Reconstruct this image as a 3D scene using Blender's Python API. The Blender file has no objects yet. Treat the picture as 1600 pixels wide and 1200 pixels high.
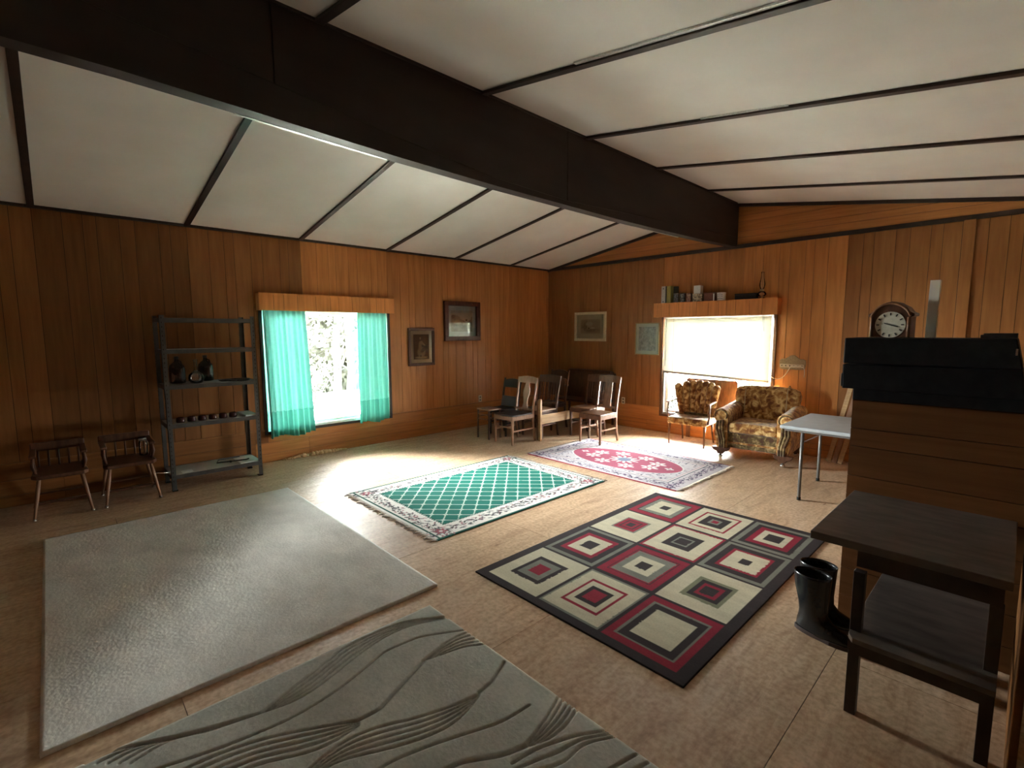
import bpy, bmesh, math, random
import numpy as np
from mathutils import Vector, Matrix
random.seed(7)
rng = np.random.default_rng(3)
SC = bpy.context.scene
COL = SC.collection
# ------------------------------------------------------------------ camera
FPX = 761.46
yaw, pitch, roll = .8121, .1071, -.0031
F = Vector((-math.sin(yaw)*math.cos(pitch), math.cos(yaw)*math.cos(pitch), -math.sin(pitch)))
Rt = F.cross(Vector((0, 0, 1))).normalized(); Up = Rt.cross(F)
R2 = Rt*math.cos(roll) + Up*math.sin(roll); U2 = -Rt*math.sin(roll) + Up*math.cos(roll)
cd = bpy.data.cameras.new('camera'); cam = bpy.data.objects.new('camera', cd); COL.objects.link(cam)
m = Matrix((R2, U2, -F)).transposed().to_4x4(); m.translation = Vector((6.4584, -7.1117, 1.6254))
cam.matrix_world = m
cd.sensor_width = 36; cd.lens = FPX*36/1600; cd.clip_start = .05; cd.clip_end = 300
SC.camera = cam
# ------------------------------------------------------------------ sky
SKY = 30.0
w = bpy.data.worlds.new('overcast_sky'); SC.world = w; w.use_nodes = True
nt = w.node_tree; bg = nt.nodes['Background']
bg.inputs[0].default_value = (.96, .985, .985, 1); bg.inputs[1].default_value = SKY
try:
    w.cycles.sampling_method = 'MANUAL'; w.cycles.sample_map_resolution = 64
except Exception: pass
def portal(name, loc, rot, sx, sy):
    l = bpy.data.lights.new(name, 'AREA'); l.shape = 'RECTANGLE'; l.size = sx; l.size_y = sy
    l.cycles.is_portal = True
    o = bpy.data.objects.new(name, l); COL.objects.link(o); o.location = loc; o.rotation_euler = rot
portal('sky_portal', (-.16, -4.37, 1.16), (0, -math.pi/2, 0), 1.6, 1.8)
portal('sky_portal', (3.29, .16, 1.08), (-math.pi/2, 0, 0), 1.6, 1.6)
SC.view_settings.view_transform = 'Standard'; SC.view_settings.look = 'None'
SC.view_settings.exposure = 3.4; SC.view_settings.gamma = 1; SC.view_settings.use_curve_mapping = False
cy = SC.cycles
cy.use_denoising = True
try: cy.denoiser = 'OPENIMAGEDENOISE'; cy.denoising_input_passes = 'RGB_ALBEDO_NORMAL'
except Exception: pass
cy.max_bounces = 10; cy.diffuse_bounces = 8; cy.glossy_bounces = 4; cy.transmission_bounces = 6
cy.transparent_max_bounces = 12; cy.sample_clamp_indirect = 20; cy.caustics_reflective = False; cy.caustics_refractive = False

# ------------------------------------------------------------------ materials
def lin(c): return tuple((x/12.92 if x <= .04045 else ((x+.055)/1.055)**2.4) for x in c)
def rgb(r, g, b): return lin((r/255, g/255, b/255))
MATS = {}
def base_mat(name, rough=.6, spec=.4, metal=0):
    m = bpy.data.materials.new(name); m.use_nodes = True
    b = m.node_tree.nodes['Principled BSDF']
    b.inputs['Roughness'].default_value = rough; b.inputs['Specular IOR Level'].default_value = spec
    b.inputs['Metallic'].default_value = metal
    MATS[name] = m
    return m, m.node_tree, b
def nmat(name, c1, c2, scale=(4, 4, 4), nscale=3, detail=5, rough=.6, spec=.4, metal=0, bump=.0, vary=0., dist=0., contrast=(.3, .7), c3=None, sheen=0):
    """noise-mixed two-colour procedural material; vary = per-object brightness spread"""
    m, t, b = base_mat(name, rough, spec, metal)
    N, L = t.nodes.new, t.links.new
    tc = N('ShaderNodeTexCoord'); mp = N('ShaderNodeMapping'); mp.inputs['Scale'].default_value = scale
    L(tc.outputs['Object'], mp.inputs['Vector'])
    oi = N('ShaderNodeObjectInfo')
    ad = N('ShaderNodeVectorMath'); ad.operation = 'ADD'
    ml = N('ShaderNodeMath'); ml.operation = 'MULTIPLY'; ml.inputs[1].default_value = 37.; L(oi.outputs['Random'], ml.inputs[0])
    L(mp.outputs[0], ad.inputs[0]); L(ml.outputs[0], ad.inputs[1])
    nz = N('ShaderNodeTexNoise'); nz.inputs['Scale'].default_value = nscale; nz.inputs['Detail'].default_value = detail
    nz.inputs['Distortion'].default_value = dist
    L(ad.outputs[0], nz.inputs['Vector'])
    cr = N('ShaderNodeValToRGB'); e = cr.color_ramp.elements
    e[0].position, e[1].position = contrast; e[0].color = (*c1, 1); e[1].color = (*c2, 1)
    if c3: k = e.new((contrast[0]+contrast[1])/2); k.color = (*c3, 1)
    L(nz.outputs['Fac'], cr.inputs[0])
    out = cr.outputs[0]
    if vary:
        mr = N('ShaderNodeMapRange'); mr.inputs[3].default_value = 1-vary; mr.inputs[4].default_value = 1+vary
        L(oi.outputs['Random'], mr.inputs[0])
        hs = N('ShaderNodeHueSaturation'); L(mr.outputs[0], hs.inputs['Value']); L(out, hs.inputs['Color']); out = hs.outputs[0]
    L(out, b.inputs['Base Color'])
    if sheen: b.inputs['Sheen Weight'].default_value = sheen
    if bump:
        bp = N('ShaderNodeBump'); bp.inputs['Strength'].default_value = bump; bp.inputs['Distance'].default_value = .01
        L(nz.outputs['Fac'], bp.inputs['Height']); L(bp.outputs[0], b.inputs['Normal'])
    return m
def s(c, k): return tuple(x*k for x in c)
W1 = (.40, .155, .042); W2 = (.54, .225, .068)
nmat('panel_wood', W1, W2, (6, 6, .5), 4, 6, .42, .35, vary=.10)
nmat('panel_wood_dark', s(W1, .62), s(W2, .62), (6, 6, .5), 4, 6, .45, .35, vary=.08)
nmat('panel_wood_shaded', s(W1, .45), s(W2, .45), (6, 6, .5), 4, 6, .5, .3, vary=.08)  # panel_wood darkened so its colour carries the dim far-left light
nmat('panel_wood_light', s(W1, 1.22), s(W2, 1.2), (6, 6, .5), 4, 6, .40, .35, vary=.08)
nmat('valance_wood', s(W1, 1.45), s(W2, 1.45), (6, 6, .5), 4, 6, .40, .35, vary=.06)
nmat('panel_wood_across', W1, W2, (.5, .5, 8), 4, 6, .42, .35, vary=.10)
nmat('panel_dark_across', s(W1, .55), s(W2, .55), (.5, .5, 8), 4, 6, .45, .35, vary=.10)
nmat('partition_wood', s(W1, .33), s(W2, .33), (.5, .5, 8), 4, 6, .6, .15, vary=.1)
nmat('groove', (.045, .018, .008), (.07, .03, .012), rough=.9)
nmat('ceiling_board', (.76, .735, .70), (.82, .80, .765), (1, 1, 1), 2.2, 6, .9, .1, vary=.03, bump=.05)
nmat('dark_trim', (.028, .016, .013), (.045, .027, .022), (4, 4, 4), 3, rough=.5)
nmat('beam_brown', (.030, .020, .018), (.046, .032, .028), (1, .3, 1), 5, rough=.55, spec=.25)
nmat('black_wood', (.012, .009, .008), (.03, .02, .017), (3, 3, 12), 3, rough=.35)
nmat('brown_wood', (.14, .06, .028), (.26, .12, .058), (8, 8, 2), 4, rough=.4, vary=.1)
nmat('dark_brown_wood', (.06, .024, .012), (.12, .05, .025), (8, 8, 2), 4, rough=.4, vary=.1)
nmat('mid_brown_wood', (.24, .12, .065), (.38, .21, .125), (8, 8, 2), 4, rough=.45, vary=.06)
nmat('pale_oak', (.42, .26, .12), (.58, .38, .19), (5, 1, 14), 3, rough=.5)
nmat('grey_brown_wood', (.30, .175, .115), (.42, .27, .185), (8, 8, 2), 4, rough=.5)
nmat('red_mahogany', (.045, .012, .009), (.10, .03, .02), (10, 10, 3), 3, rough=.25)
nmat('dark_leather', (.02, .013, .012), (.04, .025, .022), (20, 20, 20), 3, rough=.45, bump=.1)
nmat('shelf_steel', (.065, .062, .06), (.10, .097, .093), (3, 3, 3), 4, rough=.42, metal=.25)
nmat('shelf_board', (.42, .40, .37), (.52, .50, .47), (3, 3, 3), 4, rough=.6)
nmat('chrome', (.6, .58, .55), (.75, .73, .7), (3, 3, 3), 4, rough=.25, metal=.9)
nmat('table_grey', (.42, .45, .47), (.50, .53, .55), (2, 2, 2), 6, rough=.5)
nmat('leg_grey', (.14, .13, .125), (.2, .19, .18), (2, 2, 2), 6, rough=.4, metal=.3)
nmat('white_paint', (.78, .78, .74), (.85, .85, .81), (2, 2, 2), 5, rough=.5)
nmat('grey_alu', (.25, .25, .26), (.33, .33, .34), (2, 2, 2), 5, rough=.45, metal=.4)
nmat('ivory_plastic', (.60, .53, .40), (.68, .6, .46), (2, 2, 2), 5, rough=.4)
nmat('cream_frame', (.55, .42, .27), (.66, .53, .36), (9, 9, 9), 5, rough=.5)
nmat('brass_frame', (.32, .24, .12), (.42, .32, .17), (9, 9, 9), 5, rough=.35, metal=.5)
nmat('frame_brown', (.06, .024, .012), (.12, .05, .025), (9, 9, 9), 5, rough=.3)
nmat('rubber', (.008, .009, .010), (.016, .017, .018), (5, 5, 5), 4, rough=.22, spec=.5)
nmat('sole_rubber', (.035, .02, .016), (.06, .035, .028), (5, 5, 5), 4, rough=.7)
nmat('worktop_dark', (.075, .060, .052), (.14, .115, .10), (2, 6, 2), 3, rough=.38, contrast=(.35, .65))
nmat('worktable_wood', (.030, .018, .014), (.05, .03, .023), (4, 4, 4), 4, rough=.5)
nmat('black_trunk', (.006, .006, .0065), (.012, .012, .013), (6, 6, 6), 4, rough=.7, spec=.15)
nmat('velvet', (.17, .06, .018), (.76, .54, .24), (1, 1, 1), 14, 3, rough=.85, spec=.15, dist=.8, contrast=(.38, .64), c3=(.42, .21, .06), sheen=.3)
nmat('velvet_dark', (.08, .036, .018), (.36, .25, .12), (1, 1, 1), 15, 3, rough=.85, spec=.15, dist=.8, contrast=(.38, .66), c3=(.12, .08, .028), sheen=.3)
nmat('piping', (.45, .34, .18), (.55, .42, .24), (9, 9, 9), 5, rough=.7)
nmat('fringe', (.40, .33, .27), (.60, .53, .45), (9, 9, 9), 5, rough=.9)
nmat('insulation', (.42, .26, .13), (.62, .42, .24), (9, 9, 9), 9, rough=.95, bump=.3)
nmat('paper_white', (.70, .69, .66), (.78, .77, .74), (9, 9, 9), 5, rough=.7)
nmat('book_black', (.02, .018, .017), (.035, .03, .028), (9, 9, 9), 5, rough=.5)
nmat('book_yellow', (.30, .27, .07), (.40, .35, .10), (9, 9, 9), 9, rough=.5)
nmat('book_grey', (.40, .39, .37), (.50, .49, .46), (9, 9, 9), 9, rough=.5)
nmat('tin_dark', (.035, .035, .04), (.20, .20, .21), (1, 1, 1), 45, 2, rough=.35, contrast=(.45, .6))
nmat('tin_pink', (.17, .085, .07), (.42, .30, .26), (1, 1, 1), 40, 2, rough=.35, contrast=(.42, .6))
nmat('tin_floral', (.12, .09, .06), (.50, .42, .30), (1, 1, 1), 40, 2, rough=.35, contrast=(.42, .58))
nmat('box_brown', (.13, .055, .035), (.20, .09, .055), (9, 9, 9), 9, rough=.5)
nmat('thicket', (.0012, .0014, .0010), (.0085, .0090, .0070), (1, 1, 1), 3.2, 9, rough=1, spec=0, dist=1.5, contrast=(.38, .62))
nmat('tree_bark', (.003, .0028, .0026), (.007, .0066, .0062), (6, 6, 1), 6, rough=.9)
nmat('tree_leaf', (.004, .0062, .0035), (.010, .014, .007), (3, 3, 3), 6, rough=.8, vary=.2)
nmat('yard_grass', (.24, .235, .20), (.34, .33, .28), (1, 1, 1), 1.2, 6, rough=.9)
nmat('blind_rail', (.28, .25, .24), (.33, .30, .29), rough=.6)
nmat('cord_white', (.7, .62, .5), (.8, .72, .6), (1, 1, 1), 3, rough=.6)
nmat('plaque', (.28, .19, .10), (.40, .28, .15), (9, 9, 9), 6, rough=.5)
nmat('dial', (.55, .53, .42), (.68, .65, .53), (9, 9, 9), 6, rough=.5)
nmat('hole_dark', (.02, .01, .006), (.03, .015, .01), rough=.8)
nmat('cup_red', (.035, .010, .010), (.07, .02, .018), (9, 9, 9), 6, rough=.25)
nmat('foil', (.55, .56, .54), (.75, .76, .74), (30, 30, 30), 3, rough=.35, metal=.4, bump=.3)
nmat('outside_wall', (.4, .4, .38), (.5, .5, .48), rough=.9)
# plywood floor: grain, knots and dust
def ply():
    m, t, b = base_mat('plywood', .5, .4)
    N, L = t.nodes.new, t.links.new
    tc = N('ShaderNodeTexCoord'); oi = N('ShaderNodeObjectInfo')
    mp = N('ShaderNodeMapping'); mp.inputs['Scale'].default_value = (7, 1.5, 1); L(tc.outputs['Object'], mp.inputs[0])
    ad = N('ShaderNodeVectorMath'); ad.operation = 'ADD'; ml = N('ShaderNodeMath'); ml.operation = 'MULTIPLY'; ml.inputs[1].default_value = 53
    L(oi.outputs['Random'], ml.inputs[0]); L(mp.outputs[0], ad.inputs[0]); L(ml.outputs[0], ad.inputs[1])
    n1 = N('ShaderNodeTexNoise'); n1.inputs['Scale'].default_value = 1.7; n1.inputs['Detail'].default_value = 12; n1.inputs['Roughness'].default_value = .72; n1.inputs['Distortion'].default_value = .9
    L(ad.outputs[0], n1.inputs[0])
    cr = N('ShaderNodeValToRGB'); e = cr.color_ramp.elements
    e[0].position, e[1].position = .28, .75; e[0].color = (.36, .22, .13, 1); e[1].color = (.70, .52, .36, 1)
    k = e.new(.48); k.color = (.54, .37, .235, 1)
    L(n1.outputs[0], cr.inputs[0])
    n2 = N('ShaderNodeTexNoise'); n2.inputs['Scale'].default_value = 2.3; n2.inputs['Detail'].default_value = 4; L(ad.outputs[0], n2.inputs[0])
    kr = N('ShaderNodeValToRGB'); ke = kr.color_ramp.elements; ke[0].position, ke[1].position = .70, .76; ke[0].color = (1, 1, 1, 1); ke[1].color = (.55, .45, .38, 1)
    L(n2.outputs[0], kr.inputs[0])
    mx = N('ShaderNodeMix'); mx.data_type = 'RGBA'; mx.blend_type = 'MULTIPLY'; mx.inputs[0].default_value = 1
    L(cr.outputs[0], mx.inputs[6]); L(kr.outputs[0], mx.inputs[7])
    n4 = N('ShaderNodeTexNoise'); n4.inputs['Scale'].default_value = 38; n4.inputs['Detail'].default_value = 5; L(tc.outputs['Object'], n4.inputs[0])
    k4 = N('ShaderNodeValToRGB'); q4 = k4.color_ramp.elements; q4[0].position, q4[1].position = .33, .62; q4[0].color = (.72, .66, .6, 1); q4[1].color = (1.08, 1.08, 1.08, 1); L(n4.outputs[0], k4.inputs[0])
    m4 = N('ShaderNodeMix'); m4.data_type = 'RGBA'; m4.blend_type = 'MULTIPLY'; m4.inputs[0].default_value = .8
    L(mx.outputs[2], m4.inputs[6]); L(k4.outputs[0], m4.inputs[7])
    mr = N('ShaderNodeMapRange'); mr.inputs[3].default_value = .88; mr.inputs[4].default_value = 1.12; L(oi.outputs['Random'], mr.inputs[0])
    hs = N('ShaderNodeHueSaturation'); L(mr.outputs[0], hs.inputs['Value']); L(m4.outputs[2], hs.inputs['Color'])
    L(hs.outputs[0], b.inputs['Base Color'])
    n3 = N('ShaderNodeTexNoise'); n3.inputs['Scale'].default_value = 3; n3.inputs['Detail'].default_value = 6; L(tc.outputs['Object'], n3.inputs[0])
    r2 = N('ShaderNodeMapRange'); r2.inputs[3].default_value = .38; r2.inputs[4].default_value = .62; L(n3.outputs[0], r2.inputs[0]); L(r2.outputs[0], b.inputs['Roughness'])
    bp = N('ShaderNodeBump'); bp.inputs['Strength'].default_value = .25; bp.inputs['Distance'].default_value = .004; L(n1.outputs[0], bp.inputs['Height']); L(bp.outputs[0], b.inputs['Normal'])
ply()
def colmat(name, rough, nstr=.12, nscale=60, spec=.3, coat=0, bump=.3):
    """reads the mesh's woven / printed colours, with fibre noise on top"""
    m, t, b = base_mat(name, rough, spec)
    N, L = t.nodes.new, t.links.new
    a = N('ShaderNodeVertexColor'); a.layer_name = 'Col'
    tc = N('ShaderNodeTexCoord'); nz = N('ShaderNodeTexNoise'); nz.inputs['Scale'].default_value = nscale; nz.inputs['Detail'].default_value = 4
    L(tc.outputs['Object'], nz.inputs[0])
    n2 = N('ShaderNodeTexNoise'); n2.inputs['Scale'].default_value = 3.5; n2.inputs['Detail'].default_value = 6; L(tc.outputs['Object'], n2.inputs[0])
    sm = N('ShaderNodeMath'); sm.operation = 'ADD'; L(nz.outputs[0], sm.inputs[0]); L(n2.outputs[0], sm.inputs[1])
    mr = N('ShaderNodeMapRange'); mr.inputs[1].default_value = .6; mr.inputs[2].default_value = 1.4; mr.inputs[3].default_value = 1-nstr; mr.inputs[4].default_value = 1+nstr
    L(sm.outputs[0], mr.inputs[0])
    hs = N('ShaderNodeHueSaturation'); L(mr.outputs[0], hs.inputs['Value']); L(a.outputs[0], hs.inputs['Color']); L(hs.outputs[0], b.inputs['Base Color'])
    if bump:
        bp = N('ShaderNodeBump'); bp.inputs['Strength'].default_value = bump; bp.inputs['Distance'].default_value = .004
        L(nz.outputs[0], bp.inputs['Height']); L(bp.outputs[0], b.inputs['Normal'])
    if coat: b.inputs['Coat Weight'].default_value = coat; b.inputs['Coat Roughness'].default_value = .03
    return m
colmat('rug_weave', .92, .14, 90, .1)
colmat('rug_pile', .95, .16, 55, .08, bump=.6)
colmat('print_paper', .7, .05, 60, .2, bump=0)
def glass(name, tint=(1, 1, 1), refl=.5):
    m = bpy.data.materials.new(name); m.use_nodes = True; t = m.node_tree; t.nodes.clear()
    N, L = t.nodes.new, t.links.new
    o = N('ShaderNodeOutputMaterial'); tr = N('ShaderNodeBsdfTransparent'); tr.inputs[0].default_value = (*tint, 1)
    g = N('ShaderNodeBsdfGlossy'); g.inputs['Roughness'].default_value = .02
    fr = N('ShaderNodeFresnel'); fr.inputs[0].default_value = 1.5
    mm = N('ShaderNodeMath'); mm.operation = 'MULTIPLY'; mm.inputs[1].default_value = refl*2; L(fr.outputs[0], mm.inputs[0])
    mx = N('ShaderNodeMixShader'); L(mm.outputs[0], mx.inputs[0]); L(tr.outputs[0], mx.inputs[1]); L(g.outputs[0], mx.inputs[2]); L(mx.outputs[0], o.inputs[0])
    MATS[name] = m
glass('window_glass', (.96, .98, .97)); glass('picture_glass', (.97, .97, .97), .75); glass('clear_glass', (.90, .92, .90), 1.0); nmat('brown_glass', (.022, .008, .005), (.035, .012, .007), rough=.12, spec=.6)
glass('print_glass', (.97, .97, .97), .12); glass('lamp_glass', (.96, .95, .92), .7)
def cloth(name, c1, c2, trans, rough=.8):
    m = bpy.data.materials.new(name); m.use_nodes = True; t = m.node_tree; t.nodes.clear()
    N, L = t.nodes.new, t.links.new
    o = N('ShaderNodeOutputMaterial'); d = N('ShaderNodeBsdfDiffuse'); tr = N('ShaderNodeBsdfTranslucent')
    tc = N('ShaderNodeTexCoord'); nz = N('ShaderNodeTexNoise'); nz.inputs['Scale'].default_value = 25; L(tc.outputs['Object'], nz.inputs[0])
    mc = N('ShaderNodeMix'); mc.data_type = 'RGBA'; mc.inputs[6].default_value = (*c1, 1); mc.inputs[7].default_value = (*c2, 1); L(nz.outputs[0], mc.inputs[0])
    L(mc.outputs[2], d.inputs[0]); L(mc.outputs[2], tr.inputs[0])
    mx = N('ShaderNodeMixShader'); mx.inputs[0].default_value = trans; L(d.outputs[0], mx.inputs[1]); L(tr.outputs[0], mx.inputs[2]); L(mx.outputs[0], o.inputs[0])
    MATS[name] = m
cloth('turquoise_cloth', (.20, .58, .50), (.26, .64, .57), .036)
cloth('turquoise_hem', (.12, .46, .38), (.16, .52, .44), .035)
cloth('blind_slat', (.80, .80, .68), (.84, .84, .74), .034)

# ------------------------------------------------------------------ mesh helpers
class MB:
    def __init__(self): self.v = []; self.f = []; self.sm = []
    def add(self, vs, fs, smooth=False):
        n = len(self.v); self.v += [tuple(x) for x in vs]; self.f += [tuple(i+n for i in f) for f in fs]; self.sm += [smooth]*len(fs); return self
    def box(self, x0, x1, y0, y1, z0, z1):
        return self.add([(x, y, z) for z in (z0, z1) for y in (y0, y1) for x in (x0, x1)],
            [(0, 2, 3, 1), (4, 5, 7, 6), (0, 1, 5, 4), (2, 6, 7, 3), (0, 4, 6, 2), (1, 3, 7, 5)])
    def bar(self, p0, p1, w, d, w1=None, d1=None, side=None):
        p0, p1 = Vector(p0), Vector(p1); a = (p1-p0).normalized()
        sd = Vector(side) if side else (Vector((1, 0, 0)) if abs(a.x) < .8 else Vector((0, 1, 0)))
        b = (sd - a*sd.dot(a)).normalized(); c = a.cross(b)
        w1 = w if w1 is None else w1; d1 = d if d1 is None else d1
        vs = [p0+b*i*w/2+c*j*d/2 for i, j in ((-1, -1), (1, -1), (1, 1), (-1, 1))] + [p1+b*i*w1/2+c*j*d1/2 for i, j in ((-1, -1), (1, -1), (1, 1), (-1, 1))]
        return self.add(vs, [(3, 2, 1, 0), (4, 5, 6, 7), (0, 1, 5, 4), (1, 2, 6, 5), (2, 3, 7, 6), (3, 0, 4, 7)])
    def tube(self, pts, r, n=10, close=False):
        pts = [Vector(p) for p in pts]; rr = r if isinstance(r, (list, tuple)) else [r]*len(pts)
        vs = []; fs = []; b = None
        for i, p in enumerate(pts):
            a = (pts[min(i+1, len(pts)-1)]-pts[max(i-1, 0)]).normalized()
            if b is None: b = a.orthogonal().normalized()
            b = (b-a*b.dot(a)).normalized(); c = a.cross(b)
            vs += [p+(b*math.cos(2*math.pi*k/n)+c*math.sin(2*math.pi*k/n))*rr[i] for k in range(n)]
        for i in range(len(pts)-1):
            for k in range(n): k2 = (k+1) % n; fs.append((i*n+k, i*n+k2, (i+1)*n+k2, (i+1)*n+k))
        self.add(vs, fs, True)
        L0 = len(self.v)-len(vs)
        self.f += [tuple(L0+k for k in reversed(range(n))), tuple(L0+(len(pts)-1)*n+k for k in range(n))]; self.sm += [False, False]
        return self
    def lathe(self, prof, c=(0, 0, 0), n=20):
        vs = []; fs = []
        for r, z in prof: vs += [(c[0]+r*math.cos(2*math.pi*k/n), c[1]+r*math.sin(2*math.pi*k/n), c[2]+z) for k in range(n)]
        for i in range(len(prof)-1):
            for k in range(n): k2 = (k+1) % n; fs.append((i*n+k, i*n+k2, (i+1)*n+k2, (i+1)*n+k))
        fs += [tuple(reversed(range(n))), tuple((len(prof)-1)*n+k for k in range(n))]
        return self.add(vs, fs, True)
    def prism(self, pts, o, u, v, d):
        """outline pts (a,b) in plane o+a*u+b*v extruded by vector d"""
        o, u, v, d = map(Vector, (o, u, v, d)); n = len(pts)
        vs = [o+u*a+v*b for a, b in pts]; vs += [x+d for x in vs]
        return self.add(vs, [tuple(reversed(range(n))), tuple(range(n, 2*n))]+[(i, (i+1) % n, n+(i+1) % n, n+i) for i in range(n)])
    def grid(self, P):
        P = np.asarray(P); a, b = P.shape[:2]
        return self.add(P.reshape(-1, 3).tolist(), [(i*b+j, (i+1)*b+j, (i+1)*b+j+1, i*b+j+1) for i in range(a-1) for j in range(b-1)], True)
    def build(self, name, mat, parent=None, bevel=0, sub=0, solid=0, label=None, kind=None, loc=None, seg=2):
        me = bpy.data.meshes.new(name); me.from_pydata([tuple(p) for p in self.v], [], self.f); me.validate(); me.update()
        if len(self.sm) == len(me.polygons): me.polygons.foreach_set('use_smooth', self.sm)
        bm = bmesh.new(); bm.from_mesh(me)
        if not solid: bmesh.ops.recalc_face_normals(bm, faces=bm.faces)
        bm.to_mesh(me); bm.free()
        me.materials.append(MATS[mat])
        o = bpy.data.objects.new(name, me); COL.objects.link(o)
        if parent: o.parent = parent
        if loc: o.location = loc
        if solid: md = o.modifiers.new('thick', 'SOLIDIFY'); md.thickness = solid; md.offset = 0
        if bevel: md = o.modifiers.new('bev', 'BEVEL'); md.width = bevel; md.segments = seg; md.limit_method = 'ANGLE'; md.angle_limit = .6
        if sub: md = o.modifiers.new('sub', 'SUBSURF'); md.levels = sub; md.render_levels = sub
        if label: o['label'] = label
        if kind: o['kind'] = kind
        return o
def tag(o, label, cat, group=None, kind=None):
    o['label'] = label; o['category'] = cat
    if group: o['group'] = group
    if kind: o['kind'] = kind
    return o
def thing(name, label, cat, loc=(0, 0, 0), rz=0, group=None):
    o = bpy.data.objects.new(name, None); COL.objects.link(o); o.empty_display_size = .1
    o.location = loc; o.rotation_euler = (0, 0, rz); tag(o, label, cat, group); return o
def copy_thing(o, label, loc, rz=0):
    c = o.copy(); COL.objects.link(c); c.location = loc; c.rotation_euler = (0, 0, rz); c['label'] = label
    def rec(a, b):
        for ch in [x for x in bpy.data.objects if x.parent is a]:
            d = ch.copy(); COL.objects.link(d); d.parent = b; rec(ch, d)
    rec(o, c); return c

def vnoise(X, Y, sc, seed=0):
    r = np.random.default_rng(seed); G_ = r.random((64, 64))
    x, y = X*sc, Y*sc; i, j = np.floor(x).astype(int), np.floor(y).astype(int); fx, fy = x-i, y-j
    fx, fy = fx*fx*(3-2*fx), fy*fy*(3-2*fy); g = lambda a, b: G_[a % 64, b % 64]
    return (g(i, j)*(1-fx)+g(i+1, j)*fx)*(1-fy)+(g(i, j+1)*(1-fx)+g(i+1, j+1)*fx)*fy
def fbm(X, Y, sc, seed=0): return sum(vnoise(X, Y, sc*2**k, seed+k)/2**(k+1) for k in range(4))/.9375

# ------------------------------------------------------------------ room dimensions
H0 = 2.80; XB = 3.557; ZR = 3.38; SL = .1701; SR = .1604; XE = 8.6; YE = -10.0
W1Y0, W1Y1, W1Z0, W1Z1 = -5.20, -3.50, .385, 1.93
W2X0, W2X1, W2Z0, W2Z1 = 2.47, 4.10, .30, 1.86
# floor of plywood sheets
fl = MB().box(-.1, XE+.1, YE-.1, .1, -.05, -.018).build('floor', 'groove', kind='structure')
ys = [0, -.70, -3.14, -5.58, -8.02, YE]
for i in range(8):
    x0 = -.0 + i*1.22 - .2; x1 = x0+1.22
    off = .0 if i % 2 == 0 else -1.22
    cuts = sorted({0., YE, *[y for y in [(-.70+off-2.44*k) for k in range(-1, 5)] if YE < y < 0]}, reverse=True)
    for a, b in zip(cuts[:-1], cuts[1:]):
        xa, xb = max(x0, .0)+.0015, min(x1, XE)-.0015
        if xb-xa < .05: continue
        MB().box(xa, xb, b+.0015, a-.0015, -.018, 0).build('plywood_sheet', 'plywood', fl)

PW = [.152, .102, .203, .127, .178, .102, .152, .203]
def spans(total):
    # 4 ft sheets of random-width boards
    out = []; k = 0; i = 0
    while k*1.22 < total-.001:
        t = 0
        while t < 1.219:
            e = min(t+PW[i % 8], 1.22); i += 1
            if 1.22-e < .05: e = 1.22
            if k*1.22+t < total-.01: out.append((k*1.22+t, min(k*1.22+e, total), k))
            t = e
        k += 1
    return out
T = .008; G = .0022
# wall_left: x = 0 plane, y from YE to 0
bk = MB()
bk.box(-.14, -T, YE, W1Y0, -.03, H0).box(-.14, -T, W1Y1, .14, -.03, H0).box(-.14, -T, W1Y0, W1Y1, -.03, W1Z0).box(-.14, -T, W1Y0, W1Y1, W1Z1, H0)
wl = bk.build('wall_left', 'groove', kind='structure')
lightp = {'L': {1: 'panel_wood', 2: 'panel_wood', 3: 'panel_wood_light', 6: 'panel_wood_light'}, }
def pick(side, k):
    if side == 'L': return {3: 'panel_wood_light', 4: 'panel_wood_dark', 5: 'panel_wood_shaded', 6: 'panel_wood_dark', 7: 'panel_wood_shaded'}.get(k, 'panel_wood')  # far-left sheets: real tone differences plus dim light put into darker wood
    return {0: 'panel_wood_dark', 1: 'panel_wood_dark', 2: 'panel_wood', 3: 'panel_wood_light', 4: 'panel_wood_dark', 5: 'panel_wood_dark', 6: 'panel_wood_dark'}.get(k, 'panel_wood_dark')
off0 = 1.036-1.22
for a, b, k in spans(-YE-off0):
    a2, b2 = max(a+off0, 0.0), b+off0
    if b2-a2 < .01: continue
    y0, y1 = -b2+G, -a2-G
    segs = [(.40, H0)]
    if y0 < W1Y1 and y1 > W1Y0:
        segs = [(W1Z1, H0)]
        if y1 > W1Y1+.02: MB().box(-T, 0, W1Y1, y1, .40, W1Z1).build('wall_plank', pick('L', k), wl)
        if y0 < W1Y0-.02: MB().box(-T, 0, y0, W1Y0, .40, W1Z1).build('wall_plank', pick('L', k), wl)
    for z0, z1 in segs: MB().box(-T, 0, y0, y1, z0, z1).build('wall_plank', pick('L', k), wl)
def rows(zs, mk):
    for z0, z1 in zip(zs[:-1], zs[1:]): mk(z0+G, z1-G)
lowz = [0, .105, .25, .40]
for z0, z1 in zip(lowz[:-1], lowz[1:]):
    for ya, yb in ((YE, -7.1), (-7.1, -5.35), (-5.35, W1Y0 if z1 > .385 else -4.7), (W1Y1 if z1 > .385 else -4.7, -2.2), (-2.2, 0)):
        zt = z1-G
        MB().box(-T, .001, ya+G/2, yb-G/2, z0+G, zt).build('wainscot_board', 'panel_dark_across' if yb < -5 else 'panel_wood_across', wl)  # boards left of the window hold the far-left dimness in their colour
MB().box(-T, .001, W1Y0, W1Y1, .25+G, W1Z0).build('wainscot_board', 'panel_wood_across', wl)
MB().box(0, .014, YE, W1Y0-.03, .395, .412).box(0, .014, W1Y1+.03, 0, .395, .412).build('rail_moulding', 'panel_wood_dark', wl)
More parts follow.
